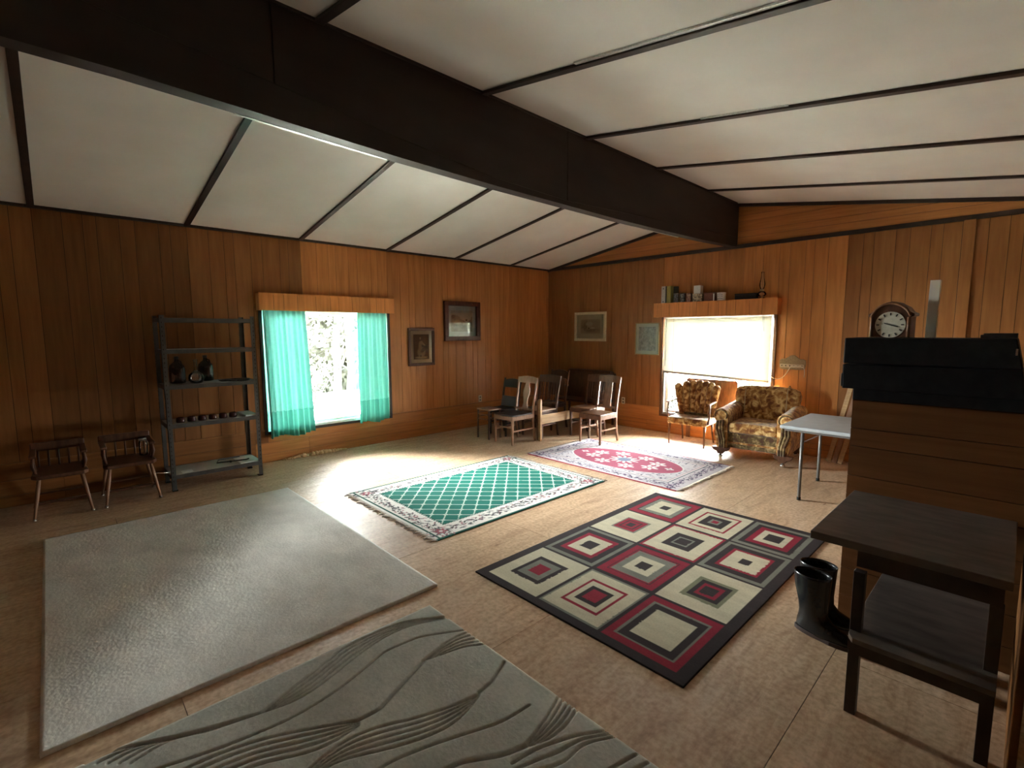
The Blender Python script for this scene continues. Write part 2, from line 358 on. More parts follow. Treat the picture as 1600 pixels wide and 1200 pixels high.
# wall_back_blind: y = 0 plane
def ceil_z(x): return H0+SL*x if x < XB-.1 else ZR-SR*(x-XB)
bk = MB()
bk.box(0, W2X0, T, .14, -.03, H0).box(W2X1, XE, T, .14, -.03, H0).box(W2X0, W2X1, T, .14, -.03, W2Z0).box(W2X0, W2X1, T, .14, W2Z1, H0)
bk.prism([(0, H0), (XE, H0), (XE, ceil_z(XE)+.05), (XB, ZR+.05), (XB-.1, ZR+.05), (0, H0+.02)], (0, T, 0), (1, 0, 0), (0, 0, 1), (0, .13, 0))
wb = bk.build('wall_far', 'groove', kind='structure')
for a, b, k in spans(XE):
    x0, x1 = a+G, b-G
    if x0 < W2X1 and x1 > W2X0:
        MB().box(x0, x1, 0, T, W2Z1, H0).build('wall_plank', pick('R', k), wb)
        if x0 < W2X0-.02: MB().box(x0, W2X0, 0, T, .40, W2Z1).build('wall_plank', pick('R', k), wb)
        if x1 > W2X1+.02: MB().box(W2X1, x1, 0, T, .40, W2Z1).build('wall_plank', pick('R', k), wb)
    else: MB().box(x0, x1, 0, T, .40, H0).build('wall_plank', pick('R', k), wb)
for z0, z1 in zip([0, .10, .17, .40], [.10, .17, .40]):
    if z1 > .3: ss = ((0, 1.6), (1.6, W2X0), (W2X1, 5.9), (5.9, XE))
    else: ss = ((0, 2.2), (2.2, 4.6), (4.6, XE))
    for xa, xb in ss: MB().box(xa+G/2, xb-G/2, -.001, T, z0+G, z1-G).build('wainscot_board', 'panel_wood_across', wb)
MB().box(W2X0, W2X1, -.001, T, .17+G, W2Z0).build('wainscot_board', 'panel_wood_across', wb)
# gable boards above the trim
z = H0
gz = [H0, 2.92, 3.0, 3.13, 3.21, 3.45]
def clipz(x0, x1, z0, z1, left):
    # board polygon clipped under the sloping ceiling
    def top(x): return (H0+SL*x) if left else (ZR-SR*(x-XB))
    if left: xs = max(x0, (z0-H0)/SL); pts = [(xs, z0), (x1, z0), (x1, min(z1, top(x1))), (max(xs, min(x1, (z1-H0)/SL)), min(z1, top(max(xs, min(x1, (z1-H0)/SL)))))]
    else:
        xe = min(x1, XB+(ZR-z0)/SR); xk = XB+(ZR-z1)/SR
        pts = [(x0, z0), (xe, z0), (max(min(xe, xk), x0), min(z1, top(max(min(xe, xk), x0)))), (x0, min(z1, top(x0)))]
        if xk > xe: pts = [(x0, z0), (xe, z0), (xe, min(z1, top(xe))), (x0, min(z1, top(x0)))]
    return pts
for z0, z1 in zip(gz[:-1], gz[1:]):
    if z0 < 3.37:
        for left, x0, x1 in ((True, 0, XB-.1), (False, XB, XE-.3)):
            p = clipz(x0, x1, z0+G, z1-G, left)
            if abs(p[1][0]-p[0][0]) > .1: MB().prism(p, (0, 0, 0), (1, 0, 0), (0, 0, 1), (0, T, 0)).build('gable_board', 'panel_wood_across', wb)
MB().box(5.905, 6.0, -.03, 0, .40, H0-.025).build('wall_batten', 'panel_wood_dark', wb, bevel=.003)
# unseen walls
MB().box(XE, XE+.12, YE, 0, 0, ceil_z(XE)+.03).build('wall_right', 'panel_wood_dark', kind='structure')
MB().prism([(-.1, 0), (XE+.1, 0), (XE+.1, ceil_z(XE)), (XB, ZR+.02), (0, H0+.02), (-.1, H0)], (0, YE-.12, 0), (1, 0, 0), (0, 0, 1), (0, .12, 0)).build('wall_near', 'panel_wood_dark', kind='structure')
# ceiling
ce = MB()
ce.prism([(-.15, H0+.03-.02), (XB-.05, ZR+.06), (XE+.15, ceil_z(XE)+.03), (XE+.15, ceil_z(XE)+.12), (XB, ZR+.16), (-.15, H0+.12)], (0, YE-.12, 0), (1, 0, 0), (0, 0, 1), (0, -YE+.26, 0))
ceil = ce.build('ceiling', 'groove', kind='structure')
def slab(x0, x1, y0, y1, t0, t1, left):
    zf = (lambda x: H0+SL*x) if left else (lambda x: ZR-SR*(x-XB))
    return MB().prism([(x0, zf(x0)+t0), (x1, zf(x1)+t0), (x1, zf(x1)+t1), (x0, zf(x0)+t1)], (0, y0, 0), (1, 0, 0), (0, 0, 1), (0, y1-y0, 0))
for left, yo, xa, xb in ((True, -1.036, 0, XB-.08), (False, -.986, XB-.02, XE)):
    cuts = [0]+[yo-1.22*k for k in range(8)]+[YE]
    for i, (a, b) in enumerate(zip(cuts[:-1], cuts[1:])):
        if left: slab(xa, xb, b+.003, a-.003, 0, .012, left).build('ceiling_panel', 'ceiling_board', ceil)
        else:
            slab(xa, xb, b+.003, a-.003, 0, .012, left).build('ceiling_panel', 'ceiling_board', ceil)
        if i: slab(xa+.01, xb-.01 if left else xb, a-.026, a+.026, -.022, -.001, left).build('ceiling_batten', 'dark_trim', ceil, bevel=.003)
    slab(xa, xb, -.035, -.001, -.04, -.001, left).build('ceiling_batten', 'dark_trim', ceil)
# peeling foil beside one batten, right slope
slab(XB+.9, XB+2.6, -.986-3.66-.05, -.986-3.66-.027, -.012, -.001, False).build('peeling_foil_tape', 'foil', ceil)
slab(XB+1.1, XB+1.7, -.986-2.44-.042, -.986-2.44-.027, -.010, -.001, False).build('peeling_foil_tape', 'foil', ceil)
tr = MB().box(0, .03, YE, -.0, H0-.022, H0+.012).build('trim_1', 'dark_trim', kind='structure')
MB().box(.03, XE, -.026, 0, H0-.028, H0+.022).build('trim_2', 'dark_trim', kind='structure')
# sagging boxed beam along the ridge
by = [0, -1, -2.1, -2.9, -4.5, -5.4, -6.26, -6.8, -8, YE]; bz = [2.80, 2.765, 2.745, 2.735, 2.74, 2.755, 2.785, 2.80, 2.80, 2.80]
def beam_strip(x0, x1, zlo, zhi, y_range):
    ysx = sorted({y for y in by if y_range[0] <= y <= y_range[1]} | set(y_range), reverse=True)
    lo = [np.interp(-y, [-q for q in by], bz) + zlo if not callable(zlo) else zlo(y) for y in ysx]
    hi = [zhi(y) if callable(zhi) else zhi for y in ysx]
    vs = []; fs = []
    for y, a, b in zip(ysx, lo, hi): vs += [(x0, y, a), (x1, y, a), (x1, y, b), (x0, y, b)]
    n = len(ysx)
    for i in range(n-1):
        for k in range(4): fs.append((i*4+k, i*4+(k+1) % 4, (i+1)*4+(k+1) % 4, (i+1)*4+k))
    fs += [(3, 2, 1, 0), tuple((n-1)*4+k for k in range(4))]
    return MB().add(vs, fs)
beam = tag(beam_strip(XB-.1, XB, 0, ZR+.03, (YE, -.001)).build('ridge_beam', 'beam_brown'), 'deep dark brown boxed ridge beam running the length of the white ceiling', 'beam')
def zseam(y): return float(np.interp(-y, [0, 3.7, 4.8, 5.5, 6.5, 8, 10], [2.93, 2.775, 2.80, 2.89, 3.0, 3.16, 3.2]))
def blo(y): return float(np.interp(-y, [-q for q in by], bz))
beam_strip(XB, XB+.007, lambda y: max(zseam(y), blo(y)+.012), ZR-.005, (-3.68, -.03)).build('facing_sheet', 'beam_brown', beam)
beam_strip(XB, XB+.007, lambda y: max(zseam(y), blo(y)+.012), ZR-.005, (-6.12, -3.69)).build('facing_sheet', 'beam_brown', beam)
beam_strip(XB, XB+.007, lambda y: max(zseam(y), blo(y)+.012), ZR-.005, (-9.9, -6.13)).build('facing_sheet', 'beam_brown', beam)
MB().prism([(0, 0), (.02, 0), (.02, .02), (0, .02)], (XB, -9.9, ZR-.02), (1, 0, 0), (0, 0, 1), (0, 9.8, 0)).build('edge_strip', 'dark_trim', beam)
MB().bar((XB-.10, -6.3, 2.786), (XB-.10, -5.4, 2.757), .018, .006).build('edge_glint_strip', 'foil', beam, label='peeling trim strip on the beam edge with its window glint in pale foil')  # peeling trim; window light reflected on it is set as pale foil
MB().bar((XB-.10, -2.5, 2.738), (XB-.10, -1.5, 2.752), .014, .006).build('edge_glint_strip', 'foil', beam)

# ------------------------------------------------------------------ windows
def frame_mesh(u0, u1, z0, z1, w_, d0, d1, plane):
    M = MB()
    def bx(a, b, c, d):
        if plane == 'x': M.box(d0, d1, a, b, c, d)
        else: M.box(a, b, d0, d1, c, d)
    bx(u0, u1, z0, z0+w_); bx(u0, u1, z1-w_, z1); bx(u0, u0+w_, z0+w_, z1-w_); bx(u1-w_, u1, z0+w_, z1-w_)
    return M
win1 = frame_mesh(W1Y0-.035, W1Y1+.035, W1Z0-.035, W1Z1+.03, .035, 0, .018, 'x').build('window_1', 'dark_trim', kind='structure')
frame_mesh(W1Y0, W1Y1, W1Z0, W1Z1, .03, -.14, -.002, 'x').build('window_jamb', 'white_paint', win1)
frame_mesh(W1Y0+.03, W1Y1-.03, W1Z0+.03, W1Z1-.03, .035, -.10, -.07, 'x').build('window_sash', 'white_paint', win1)
MB().box(-.087, -.083, W1Y0+.06, W1Y1-.06, W1Z0+.06, W1Z1-.06).build('window_pane', 'window_glass', win1)
win2 = frame_mesh(W2X0-.035, W2X1+.03, W2Z0-.035, W2Z1+.03, .035, -.018, 0, 'y').build('window_2', 'frame_brown', kind='structure')
frame_mesh(W2X0, W2X1, W2Z0, W2Z1, .028, .002, .14, 'y').build('window_jamb', 'grey_alu', win2)
frame_mesh(W2X0+.03, W2X1-.03, W2Z0+.03, W2Z1-.03, .035, .07, .10, 'y').build('window_sash', 'white_paint', win2)
MB().box(W2X0+.06, W2X1-.06, .083, .087, W2Z0+.06, W2Z1-.06).build('window_pane', 'window_glass', win2)
# valances
v1 = thing('valance_box', 'orange wood valance box over the turquoise curtains', 'valance', (.001, -4.35, 1.89))
MB().box(0, .11, -.905, .905, .185, .205).build('top_board', 'valance_wood', v1)
for ya in (-.905, .89): MB().box(0, .11, ya, ya+.015, 0, .185).build('end_board', 'valance_wood', v1)
ps = [0, .165, .285, .45, .68, .87, .985, 1.17, 1.28, 1.43, 1.53, 1.66, 1.81]
for a, b in zip(ps[:-1], ps[1:]): MB().box(.11, .122, -.905+a+.002, -.905+b-.002, 0, .21).build('valance_plank', 'valance_wood', v1)
MB().box(.112, .12, -.90, .90, .01, .19).build('backing_strip', 'groove', v1)
v2 = thing('valance_box', 'orange wood valance shelf over the window with the white blind', 'valance', (3.265, -.001, 1.84))
MB().box(-.905, .905, -.13, 0, .195, .213).build('top_board', 'valance_wood', v2)
for xa in (-.905, .89): MB().box(xa, xa+.015, -.13, 0, 0, .195).build('end_board', 'valance_wood', v2)
ps = [0, .06, .14, .27, .42, .60, .70, .88, 1.03, 1.14, 1.27, 1.45, 1.62, 1.81]
for a, b in zip(ps[:-1], ps[1:]): MB().box(-.905+a+.002, -.905+b-.002, -.142, -.13, 0, .218).build('valance_plank', 'valance_wood', v2)
MB().box(-.90, .90, -.140, -.132, .01, .2).build('backing_strip', 'groove', v2)
# curtains
def curtain(y0, y1, zt, zb, yb0, yb1, np_, label, seed):
    r = random.Random(seed)
    ph = [r.uniform(0, 6.28) for _ in range(4)]
    nu, nv = 150, 60
    def pt(u, v):
        y = (y0+(y1-y0)*u)*(1-v)+(yb0+(yb1-yb0)*u)*v
        a = (.012+.014*v)*(.65+.7*abs(math.sin(u*7.3+ph[2])))
        x = .052+a*math.sin(u*np_*6.283+ph[0]+.5*math.sin(3*u+ph[1])+.8*v*math.sin(u*5+ph[2]))+.006*math.sin(u*np_*3.1+ph[3])
        z = zt+(zb-zt)*v+.018*v*math.sin(u*9+ph[1])*(v > .9)
        return (x, y+.008*v*math.sin(u*np_*6.283+ph[3]), z)
    t = thing('curtain', label, 'curtain', (0, 0, 0))
    k = int(nv*.80)
    MB().grid([[pt(i/nu, j/nv*.80/.80 if False else j/nv) for j in range(0, k+1)] for i in range(nu+1)]).build('panel', 'turquoise_cloth', t)
    MB().grid([[(lambda p: (p[0]+.002, p[1], p[2]))(pt(i/nu, j/nv)) for j in range(k, nv+1)] for i in range(nu+1)]).build('hem', 'turquoise_hem', t, label='darker ruffled hem')
    MB().tube([(lambda p: (p[0]+.004, p[1], p[2]+.006*math.sin(i*.9)))(pt(i/nu, k/nv)) for i in range(0, nu+1, 2)], .0035, 5).build('hem_trim', 'turquoise_hem', t)
curtain(-5.205, -4.70, 1.93, .315, -5.185, -4.645, 8, 'turquoise curtain at the left side of the tree window', 1)
curtain(-3.985, -3.55, 1.93, .345, -4.0, -3.525, 7, 'turquoise curtain at the right side of the tree window, nearer the corner', 2)
rod = tag(MB().tube([(.05, -5.22, 1.965), (.05, -3.5, 1.965)], .007, 8).build('curtain_rod', 'dark_trim'), 'thin dark curtain rod tucked behind the valance above the turquoise curtains', 'rod')
# blind
bl = thing('venetian_blind', 'white venetian blind, its bottom rail hanging crooked, lowered over most of the far window', 'blind', (3.285, -.045, 0))
M = MB(); n = 50
for i in range(n):
    k = i/(n-1); zc = 1.815-k*.845
    dl = .028*k; dr = -.024*k
    a = math.radians(83)
    dy, dz = -.0135*math.cos(a), .0135*math.sin(a)
    M.add([(-.78, dy, zc+dl+dz), (.793, dy, zc+dr+dz), (.793, -.0012, zc+dr), (-.78, -.0012, zc+dl), (.793, -dy, zc+dr-dz), (-.78, -dy, zc+dl-dz)], [(0, 1, 2, 3), (3, 2, 4, 5)])
M.build('slats', 'blind_slat', bl, kind='stuff')
MB().box(-.785, .80, -.018, .018, 1.83, 1.855).build('head_rail', 'white_paint', bl)
MB().bar((-.785, 0, .985), (.793, 0, .932), .022, .030, side=(0, 1, 0)).build('bottom_rail', 'blind_rail', bl)
for x in (-.62, .68): MB().tube([(x, -.016, 1.83), (x, -.016, .96)], .0016, 5).build('ladder_cord', 'leg_grey', bl)
MB().tube([(-.735, -.028, 1.82), (-.74, -.028, 1.08)], .003, 6).build('wand', 'leg_grey', bl)
MB().tube([(.70, -.028, 1.82), (.705, -.028, 1.62)], .002, 6).build('pull_cord', 'leg_grey', bl)

MB().box(-.2, XE+.2, .15, .65, 2.30, 2.38).build('added_eave', 'frame_brown', kind='structure')  # unseen eave, added outside to shade the top of the blind
# ------------------------------------------------------------------ outside: yard, trees
tag(MB().box(-40, 40, -30, 40, -.5, -.4).build('yard_ground', 'yard_grass', kind='structure'), 'pale green yard outside the windows', 'ground')
def tree(x, y, h, r0, label, seed, leaves=260, cr=1.1, z0=-.4):
    r = random.Random(seed); t = thing('tree', label, 'tree', (x, y, z0), group=None)
    lean = Vector((r.uniform(-.1, .1), r.uniform(-.12, .12), 1)); pts = []; p = Vector((0, 0, 0))
    for i in range(7): pts.append(p.copy()); p += lean*h/6+Vector((r.uniform(-.06, .06), r.uniform(-.08, .08), 0))
    MB().tube(pts, [r0*(1-.11*i) for i in range(7)], 9).build('trunk', 'tree_bark', t)
    tips = []
    Bm = MB()
    for i in range(20):
        q = pts[r.randint(1, 6)]; d = Vector((r.uniform(-1, 1), r.uniform(-1, 1), r.uniform(.1, .9))).normalized()*r.uniform(.5, cr)
        mid = q+d*.5+Vector((0, 0, .08)); Bm.tube([q, mid, q+d], [r0*.32, r0*.2, r0*.07], 6); tips += [mid, q+d]
        e = mid+Vector((r.uniform(-1, 1), r.uniform(-1, 1), r.uniform(-.3, .8)))*.4; Bm.tube([mid, e], [r0*.14, r0*.05], 5); tips.append(e)
    Bm.build('branches', 'tree_bark', t, kind='stuff')
    Lf = MB(); hi_ = [q for q in tips if q.z > h*.45] or tips
    for i in range(leaves):
        c = r.choice(hi_)+Vector((r.gauss(0, .2), r.gauss(0, .2), r.gauss(0, .2)))
        a = Vector((r.uniform(-1, 1), r.uniform(-1, 1), r.uniform(-1, 1))).normalized(); b = a.orthogonal()
        s_ = r.uniform(.03, .075); Lf.add([c-a*s_, c+b*s_*.5, c+a*s_, c-b*s_*.5], [(0, 1, 2, 3)])
    Lf.build('foliage', 'tree_leaf', t, kind='stuff')
for i, (x, y, h, r0, lb) in enumerate([
    (-2.3, -3.85, 3.4, .06, 'slender tree trunk nearest the left turquoise curtain, outside the window'),
    (-3.1, -2.95, 3.8, .095, 'tree with the thickest trunk, nearest outside the window'),
    (-5.2, -2.75, 4.6, .08, 'tree farther back in the yard, left of the thickest trunk'),
    (-6.0, -1.35, 4.8, .08, 'tree farther back in the yard beside the right turquoise curtain'),
    (-7.6, -.6, 5.2, .10, 'tall tree farthest back in the yard, seen behind the others')]):
    tree(x, y, h, r0, lb, 10+i, 900, .6 if i == 0 else 1.2)
xg = np.linspace(-4.5, 4.5, 110); zg = np.linspace(-.1, 3.3, 45); YY, ZZ_ = np.meshgrid(xg, zg)
XX = -10.6+1.1*fbm(YY+9, ZZ_+3, .9, 77)+.5*fbm(YY+9, ZZ_+3, 4, 78)-.35*ZZ_*.3; ZZ_ = ZZ_+(ZZ_ > 3.2)*(.5*fbm(YY+9, ZZ_, 2, 79)); ZZ_[0] = -.42
tag(MB().grid(np.stack([XX, YY+.4, ZZ_], -1)).build('tree_line', 'thicket'), 'dense tangled woodland edge closing the view far behind the curtained window', 'woodland', kind='stuff')
def shrub(x, y, h, label, seed):
    r = random.Random(seed); t = thing('shrub', label, 'shrub', (x, y, -.4))
    S = MB(); tips = []
    for i in range(9):
        d = Vector((r.uniform(-.5, .5), r.uniform(-.5, .5), r.uniform(.6, 1)))*h; S.tube([(0, 0, 0), d*.5, d], [.02, .012, .005], 5); tips += [d*.5, d*.8, d]
    S.build('stems', 'tree_bark', t, kind='stuff'); Lf = MB()
    for i in range(500):
        c = r.choice(tips)+Vector((r.gauss(0, .12), r.gauss(0, .12), r.gauss(0, .1))); a = Vector((r.uniform(-1, 1), r.uniform(-1, 1), r.uniform(-1, 1))).normalized(); b = a.orthogonal(); s_ = .05
        Lf.add([c-a*s_, c+b*s_*.5, c+a*s_, c-b*s_*.5], [(0, 1, 2, 3)])
    Lf.build('foliage', 'tree_leaf', t, kind='stuff')
shrub(-6.8, -2.0, 1.3, 'green bush among the trees low behind the curtained window', 35)
shrub(.2, 4.6, .7, 'low green shrub in the yard seen under the blind, left of the small chair', 31)
shrub(1.2, 6.2, 1.1, 'low green shrub in the yard seen under the blind, behind the armchair', 33)

# ------------------------------------------------------------------ painted surfaces
def painted(name, C, x0, x1, y0, y1, z, mat, parent=None, Z=None, skirt=True, frame=None):
    """colour grid C[ny,nx,3]; frame=(o,u,v) maps to a wall plane instead of the floor"""
    ny, nx = C.shape[:2]
    X, Y = np.meshgrid(np.linspace(x0, x1, nx), np.linspace(y0, y1, ny))
    ZZ = np.full_like(X, z) if Z is None else Z
    if skirt:
        pad = lambda A: np.pad(A, 1, mode='edge')
        X, Y, ZZ = pad(X), pad(Y), pad(ZZ); C = np.pad(C, ((1, 1), (1, 1), (0, 0)), mode='edge')
        ZZ[0, :] = ZZ[-1, :] = .0005; ZZ[:, 0] = ZZ[:, -1] = .0005; ny += 2; nx += 2
    P = np.stack([X, Y, ZZ], -1).reshape(-1, 3)
    if frame:
        o, u, v = [np.array(q, float) for q in frame]
        P = o+P[:, :1]*u+P[:, 1:2]*v
    idx = np.arange(nx*ny).reshape(ny, nx)
    q = np.stack([idx[:-1, :-1], idx[:-1, 1:], idx[1:, 1:], idx[1:, :-1]], -1).reshape(-1, 4)
    me = bpy.data.meshes.new(name); nf = len(q)
    me.vertices.add(len(P)); me.vertices.foreach_set('co', P.astype(np.float32).ravel())
    me.loops.add(nf*4); me.loops.foreach_set('vertex_index', q.astype(np.int32).ravel())
    me.polygons.add(nf); me.polygons.foreach_set('loop_start', np.arange(0, nf*4, 4, dtype=np.int32)); me.polygons.foreach_set('loop_total', np.full(nf, 4, dtype=np.int32))
    me.update(calc_edges=True); me.validate()
    ca = me.color_attributes.new('Col', 'FLOAT_COLOR', 'POINT')
    cc = np.ones((len(P), 4), np.float32); cc[:, :3] = C.reshape(-1, 3); ca.data.foreach_set('color', cc.ravel())
    me.polygons.foreach_set('use_smooth', np.ones(nf, bool))
    me.materials.append(MATS[mat])
    ob = bpy.data.objects.new(name, me); COL.objects.link(ob)
    if parent: ob.parent = parent
    return ob
def put(C, mask, col): C[mask] = col
def grid_xy(w_, h_, st): return np.meshgrid(np.linspace(0, w_, int(w_/st)+1), np.linspace(0, h_, int(h_/st)+1))

# cream rug
X, Y = grid_xy(2.70, 1.84, .015)
C = np.zeros(X.shape+(3,)); C[:] = (.64, .61, .565)
nn = fbm(X, Y*2.2, 4, 5); n2_ = fbm(X, Y, 14, 25); C *= (.80+.24*nn+.20*n2_)[..., None]
Z = .017+.0012*vnoise(X, Y, 25, 9)
tag(painted('area_rug', C, 1.27, 3.97, -7.256, -5.417, .018, 'rug_pile', Z=Z), 'large plain cream grey rug on the plywood at the lower left', 'rug')
# carved wave rug
x0, x1, y0, y1 = 4.143, 5.98, -7.32, -5.593
nx, ny = 450, 424
xs = np.linspace(x0, x1, nx); ys_ = np.linspace(y0, y1, ny); X, Y = np.meshgrid(xs, ys_)
Z = .020+.0010*vnoise(X, Y, 30, 4); GR = np.zeros_like(X)
def polyl(P, wd=.0045, depth=1.):
    P = np.array(P)
    # smooth resample
    t = np.r_[0, np.cumsum(np.linalg.norm(np.diff(P, axis=0), axis=1))]; tt = np.linspace(0, t[-1], 26)
    Q = np.stack([np.interp(tt, t, P[:, 0]), np.interp(tt, t, P[:, 1])], 1)
    for _ in range(2): Q[1:-1] = .25*Q[:-2]+.5*Q[1:-1]+.25*Q[2:]
    for a, b in zip(Q[:-1], Q[1:]):
        d = b-a; L2 = d@d+1e-9
        lo = np.minimum(a, b)-.03; hi = np.maximum(a, b)+.03
        jx = slice(*np.searchsorted(xs, [lo[0], hi[0]])); jy = slice(*np.searchsorted(ys_, [lo[1], hi[1]]))
        if jx.start == jx.stop or jy.start == jy.stop: continue
        xx, yy = X[jy, jx], Y[jy, jx]
        k = np.clip(((xx-a[0])*d[0]+(yy-a[1])*d[1])/L2, 0, 1)
        ds = np.hypot(xx-a[0]-k*d[0], yy-a[1]-k*d[1])
        GR[jy, jx] = np.maximum(GR[jy, jx], depth*np.exp(-(ds/wd)**2))
def bundle(A, B, n, wd=.0045):
    A, B = np.array(A), np.array(B)
    def rs(P):
        t = np.r_[0, np.cumsum(np.linalg.norm(np.diff(P, axis=0), axis=1))]; tt = np.linspace(0, t[-1], 10)
        return np.stack([np.interp(tt, t, P[:, 0]), np.interp(tt, t, P[:, 1])], 1)
    A, B = rs(A), rs(B)
    for i in range(n): polyl(A+(B-A)*i/(n-1), wd)
A1 = [(4.335, -6.575), (4.305, -6.504), (4.254, -6.351), (4.167, -6.15), (4.12, -5.986), (4.163, -5.808), (4.301, -5.593)]
A2 = [(4.337, -6.572), (4.383, -6.422), (4.329, -6.273), (4.267, -6.102), (4.227, -5.938), (4.233, -5.786), (4.327, -5.595)]
A1 = [(max(a, 4.165), b) for a, b in A1]
bundle(A1, A2, 5)
polyl([(4.389, -6.136), (4.339, -6.0), (4.359, -5.801), (4.488, -5.576)])
bundle([(4.531, -5.90), (4.495, -5.749), (4.492, -5.63), (4.512, -5.577)], [(4.533, -5.90), (4.562, -5.781), (4.585, -5.685), (4.642, -5.596)], 5)
polyl([(4.531, -5.882), (4.611, -6.073), (4.669, -6.206), (4.66, -6.295)], .007)
bundle([(4.66, -6.295), (4.612, -6.383), (4.536, -6.509), (4.475, -6.635), (4.42, -6.85), (4.45, -7.1), (4.55, -7.4)], [(4.685, -6.307), (4.704, -6.413), (4.68, -6.513), (4.586, -6.667), (4.56, -6.9), (4.60, -7.1), (4.7, -7.35)], 5)
polyl([(4.815, -5.612), (4.876, -5.748), (4.885, -5.831)], .007)
bundle([(4.891, -5.836), (4.87, -5.976), (4.807, -6.14), (4.733, -6.275), (4.718, -6.398), (4.739, -6.507), (4.80, -6.7)], [(4.902, -5.846), (4.934, -5.929), (4.953, -6.063), (4.906, -6.201), (4.844, -6.333), (4.768, -6.461), (4.83, -6.7)], 5)
polyl([(5.095, -5.719), (5.082, -5.872), (5.028, -6.003), (4.971, -6.149), (4.927, -6.302), (4.93, -6.6)])
bundle([(5.151, -5.597), (5.187, -5.704), (5.213, -5.809), (5.226, -5.866)], [(5.25, -5.578), (5.274, -5.69), (5.272, -5.783), (5.241, -5.867)], 5)
polyl([(5.234, -5.874), (5.199, -5.978), (5.113, -6.107), (5.05, -6.4)], .007)
bundle([(5.405, -5.59), (5.335, -5.7), (5.27, -5.854), (5.25, -5.972)], [(5.444, -5.594), (5.378, -5.706), (5.382, -5.833), (5.3, -6.0)], 3)
bundle([(4.145, -7.129), (4.14, -7.054), (4.18, -6.958), (4.232, -6.861), (4.275, -6.759), (4.335, -6.575)], [(4.262, -7.007), (4.252, -6.967), (4.234, -6.924), (4.245, -6.847), (4.293, -6.763), (4.337, -6.575)], 5)
polyl([(4.30, -7.3), (4.34, -7.0), (4.42, -6.75), (4.46, -6.5), (4.44, -6.3), (4.389, -6.136)])
bundle([(5.55, -5.6), (5.5, -5.8), (5.6, -6.1), (5.5, -6.5)], [(5.7, -5.6), (5.62, -5.8), (5.68, -6.1), (5.55, -6.5)], 4)
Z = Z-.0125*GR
C = np.zeros(X.shape+(3,)); C[:] = (.46, .46, .415); C *= (.78+.22*fbm(X-x0, Y-y0, 5, 15)+.24*fbm((X-x0), (Y-y0), 20, 19))[..., None]
C = C*(1-.32*GR[..., None])  # shade inside the carved grooves put into the pile colour
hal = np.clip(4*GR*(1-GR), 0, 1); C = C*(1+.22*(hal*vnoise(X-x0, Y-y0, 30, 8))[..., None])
edge = (Y > y1-.009) | (X < x0+.009); C[edge] = (.62, .60, .52)
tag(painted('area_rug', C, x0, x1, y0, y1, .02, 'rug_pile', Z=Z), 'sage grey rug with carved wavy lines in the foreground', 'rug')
# green lattice rug
wx_, wy_ = 1.55, 2.20
X, Y = grid_xy(wx_, wy_, .0062)
C = np.zeros(X.shape+(3,)); ivory = (.66, .64, .60); green = (.008, .125, .095); dkg = (.010, .075, .055)
C[:] = ivory
e = np.minimum(np.minimum(X, wx_-X), np.minimum(Y, wy_-Y)); ex = np.minimum(X, wx_-X); ey = np.minimum(Y, wy_-Y)
put(C, ex < .028, dkg); put(C, (ey < .055) & (ey > .035), dkg); put(C, ey < .012, (.5, .47, .42))
# floral border
def floral(C, X, Y, wX, wY, e0, e1, cols, seed, sc=1.):
    r = random.Random(seed); mid = (e0+e1)/2; per = []
    st = .055*sc
    def along(n_, f):
        for i in range(int(n_/st)): f((i+.5)*st)
    cen = []
    for yy in (mid, wY-mid): along(wX, lambda q: cen.append((q, yy, 0)))
    for xx in (mid, wX-mid): along(wY, lambda q: cen.append((xx, q, 1)))
    for cx_, cy_, o in cen:
        for _ in range(6):
            a = r.uniform(-.9, .9)+(0 if o == 0 else 1.57); rx, ry = r.uniform(.014, .030)*sc, r.uniform(.005, .0105)*sc
            ox, oy = cx_+r.uniform(-.02, .02)*sc+(0 if o == 0 else r.uniform(-1, 1)*(e1-e0)*.30), cy_+r.uniform(-.02, .02)*sc+(0 if o else r.uniform(-1, 1)*(e1-e0)*.30)
            j0, j1 = np.searchsorted(X[0], [ox-.035*sc, ox+.035*sc]); i0, i1 = np.searchsorted(Y[:, 0], [oy-.035*sc, oy+.035*sc])
            xx, yy_ = X[i0:i1, j0:j1]-ox, Y[i0:i1, j0:j1]-oy
            u, v = xx*math.cos(a)+yy_*math.sin(a), -xx*math.sin(a)+yy_*math.cos(a)
            C[i0:i1, j0:j1][(u/rx)**2+(v/ry)**2 < 1] = r.choice(cols)
    # vine
    t1 = (np.abs(e_of(X, Y, wX, wY)-mid-.018*sc*np.sin((X+Y)*38/sc)) < .0035)
    C[t1] = cols[0]
def e_of(X, Y, wX, wY): return np.minimum(np.minimum(X, wX-X), np.minimum(Y, wY-Y))
floral(C, X, Y, wx_, wy_, .045, .215, [(.05, .05, .055), (.06, .06, .06), (.14, .10, .12), (.34, .18, .19), (.20, .22, .22)], 3)
for cx_, cy_ in ((.13, .13), (wx_-.13, .13), (.13, wy_-.13), (wx_-.13, wy_-.13)):
    a = np.arctan2(Y-cy_, X-cx_); rr = np.hypot(X-cx_, Y-cy_); put(C, rr < .045+.014*np.cos(6*a), (.30, .09, .11)); put(C, rr < .015, ivory)
chk = (e > .215) & (e < .232); put(C, chk, green); put(C, chk & ((np.floor(X/.016)+np.floor(Y/.016)) % 2 == 0), ivory)
fld = e >= .235; put(C, fld, green); put(C, (e >= .228) & (e < .237), dkg)
sp = .1265; u = (X+Y)/math.sqrt(2); v = (X-Y)/math.sqrt(2)+.02
du = np.abs((u/sp) % 1-.5)*sp; dv = np.abs((v/sp) % 1-.5)*sp
wht = (.50, .62, .55)
put(C, fld & ((du < .0042) | (dv < .0042)), wht)
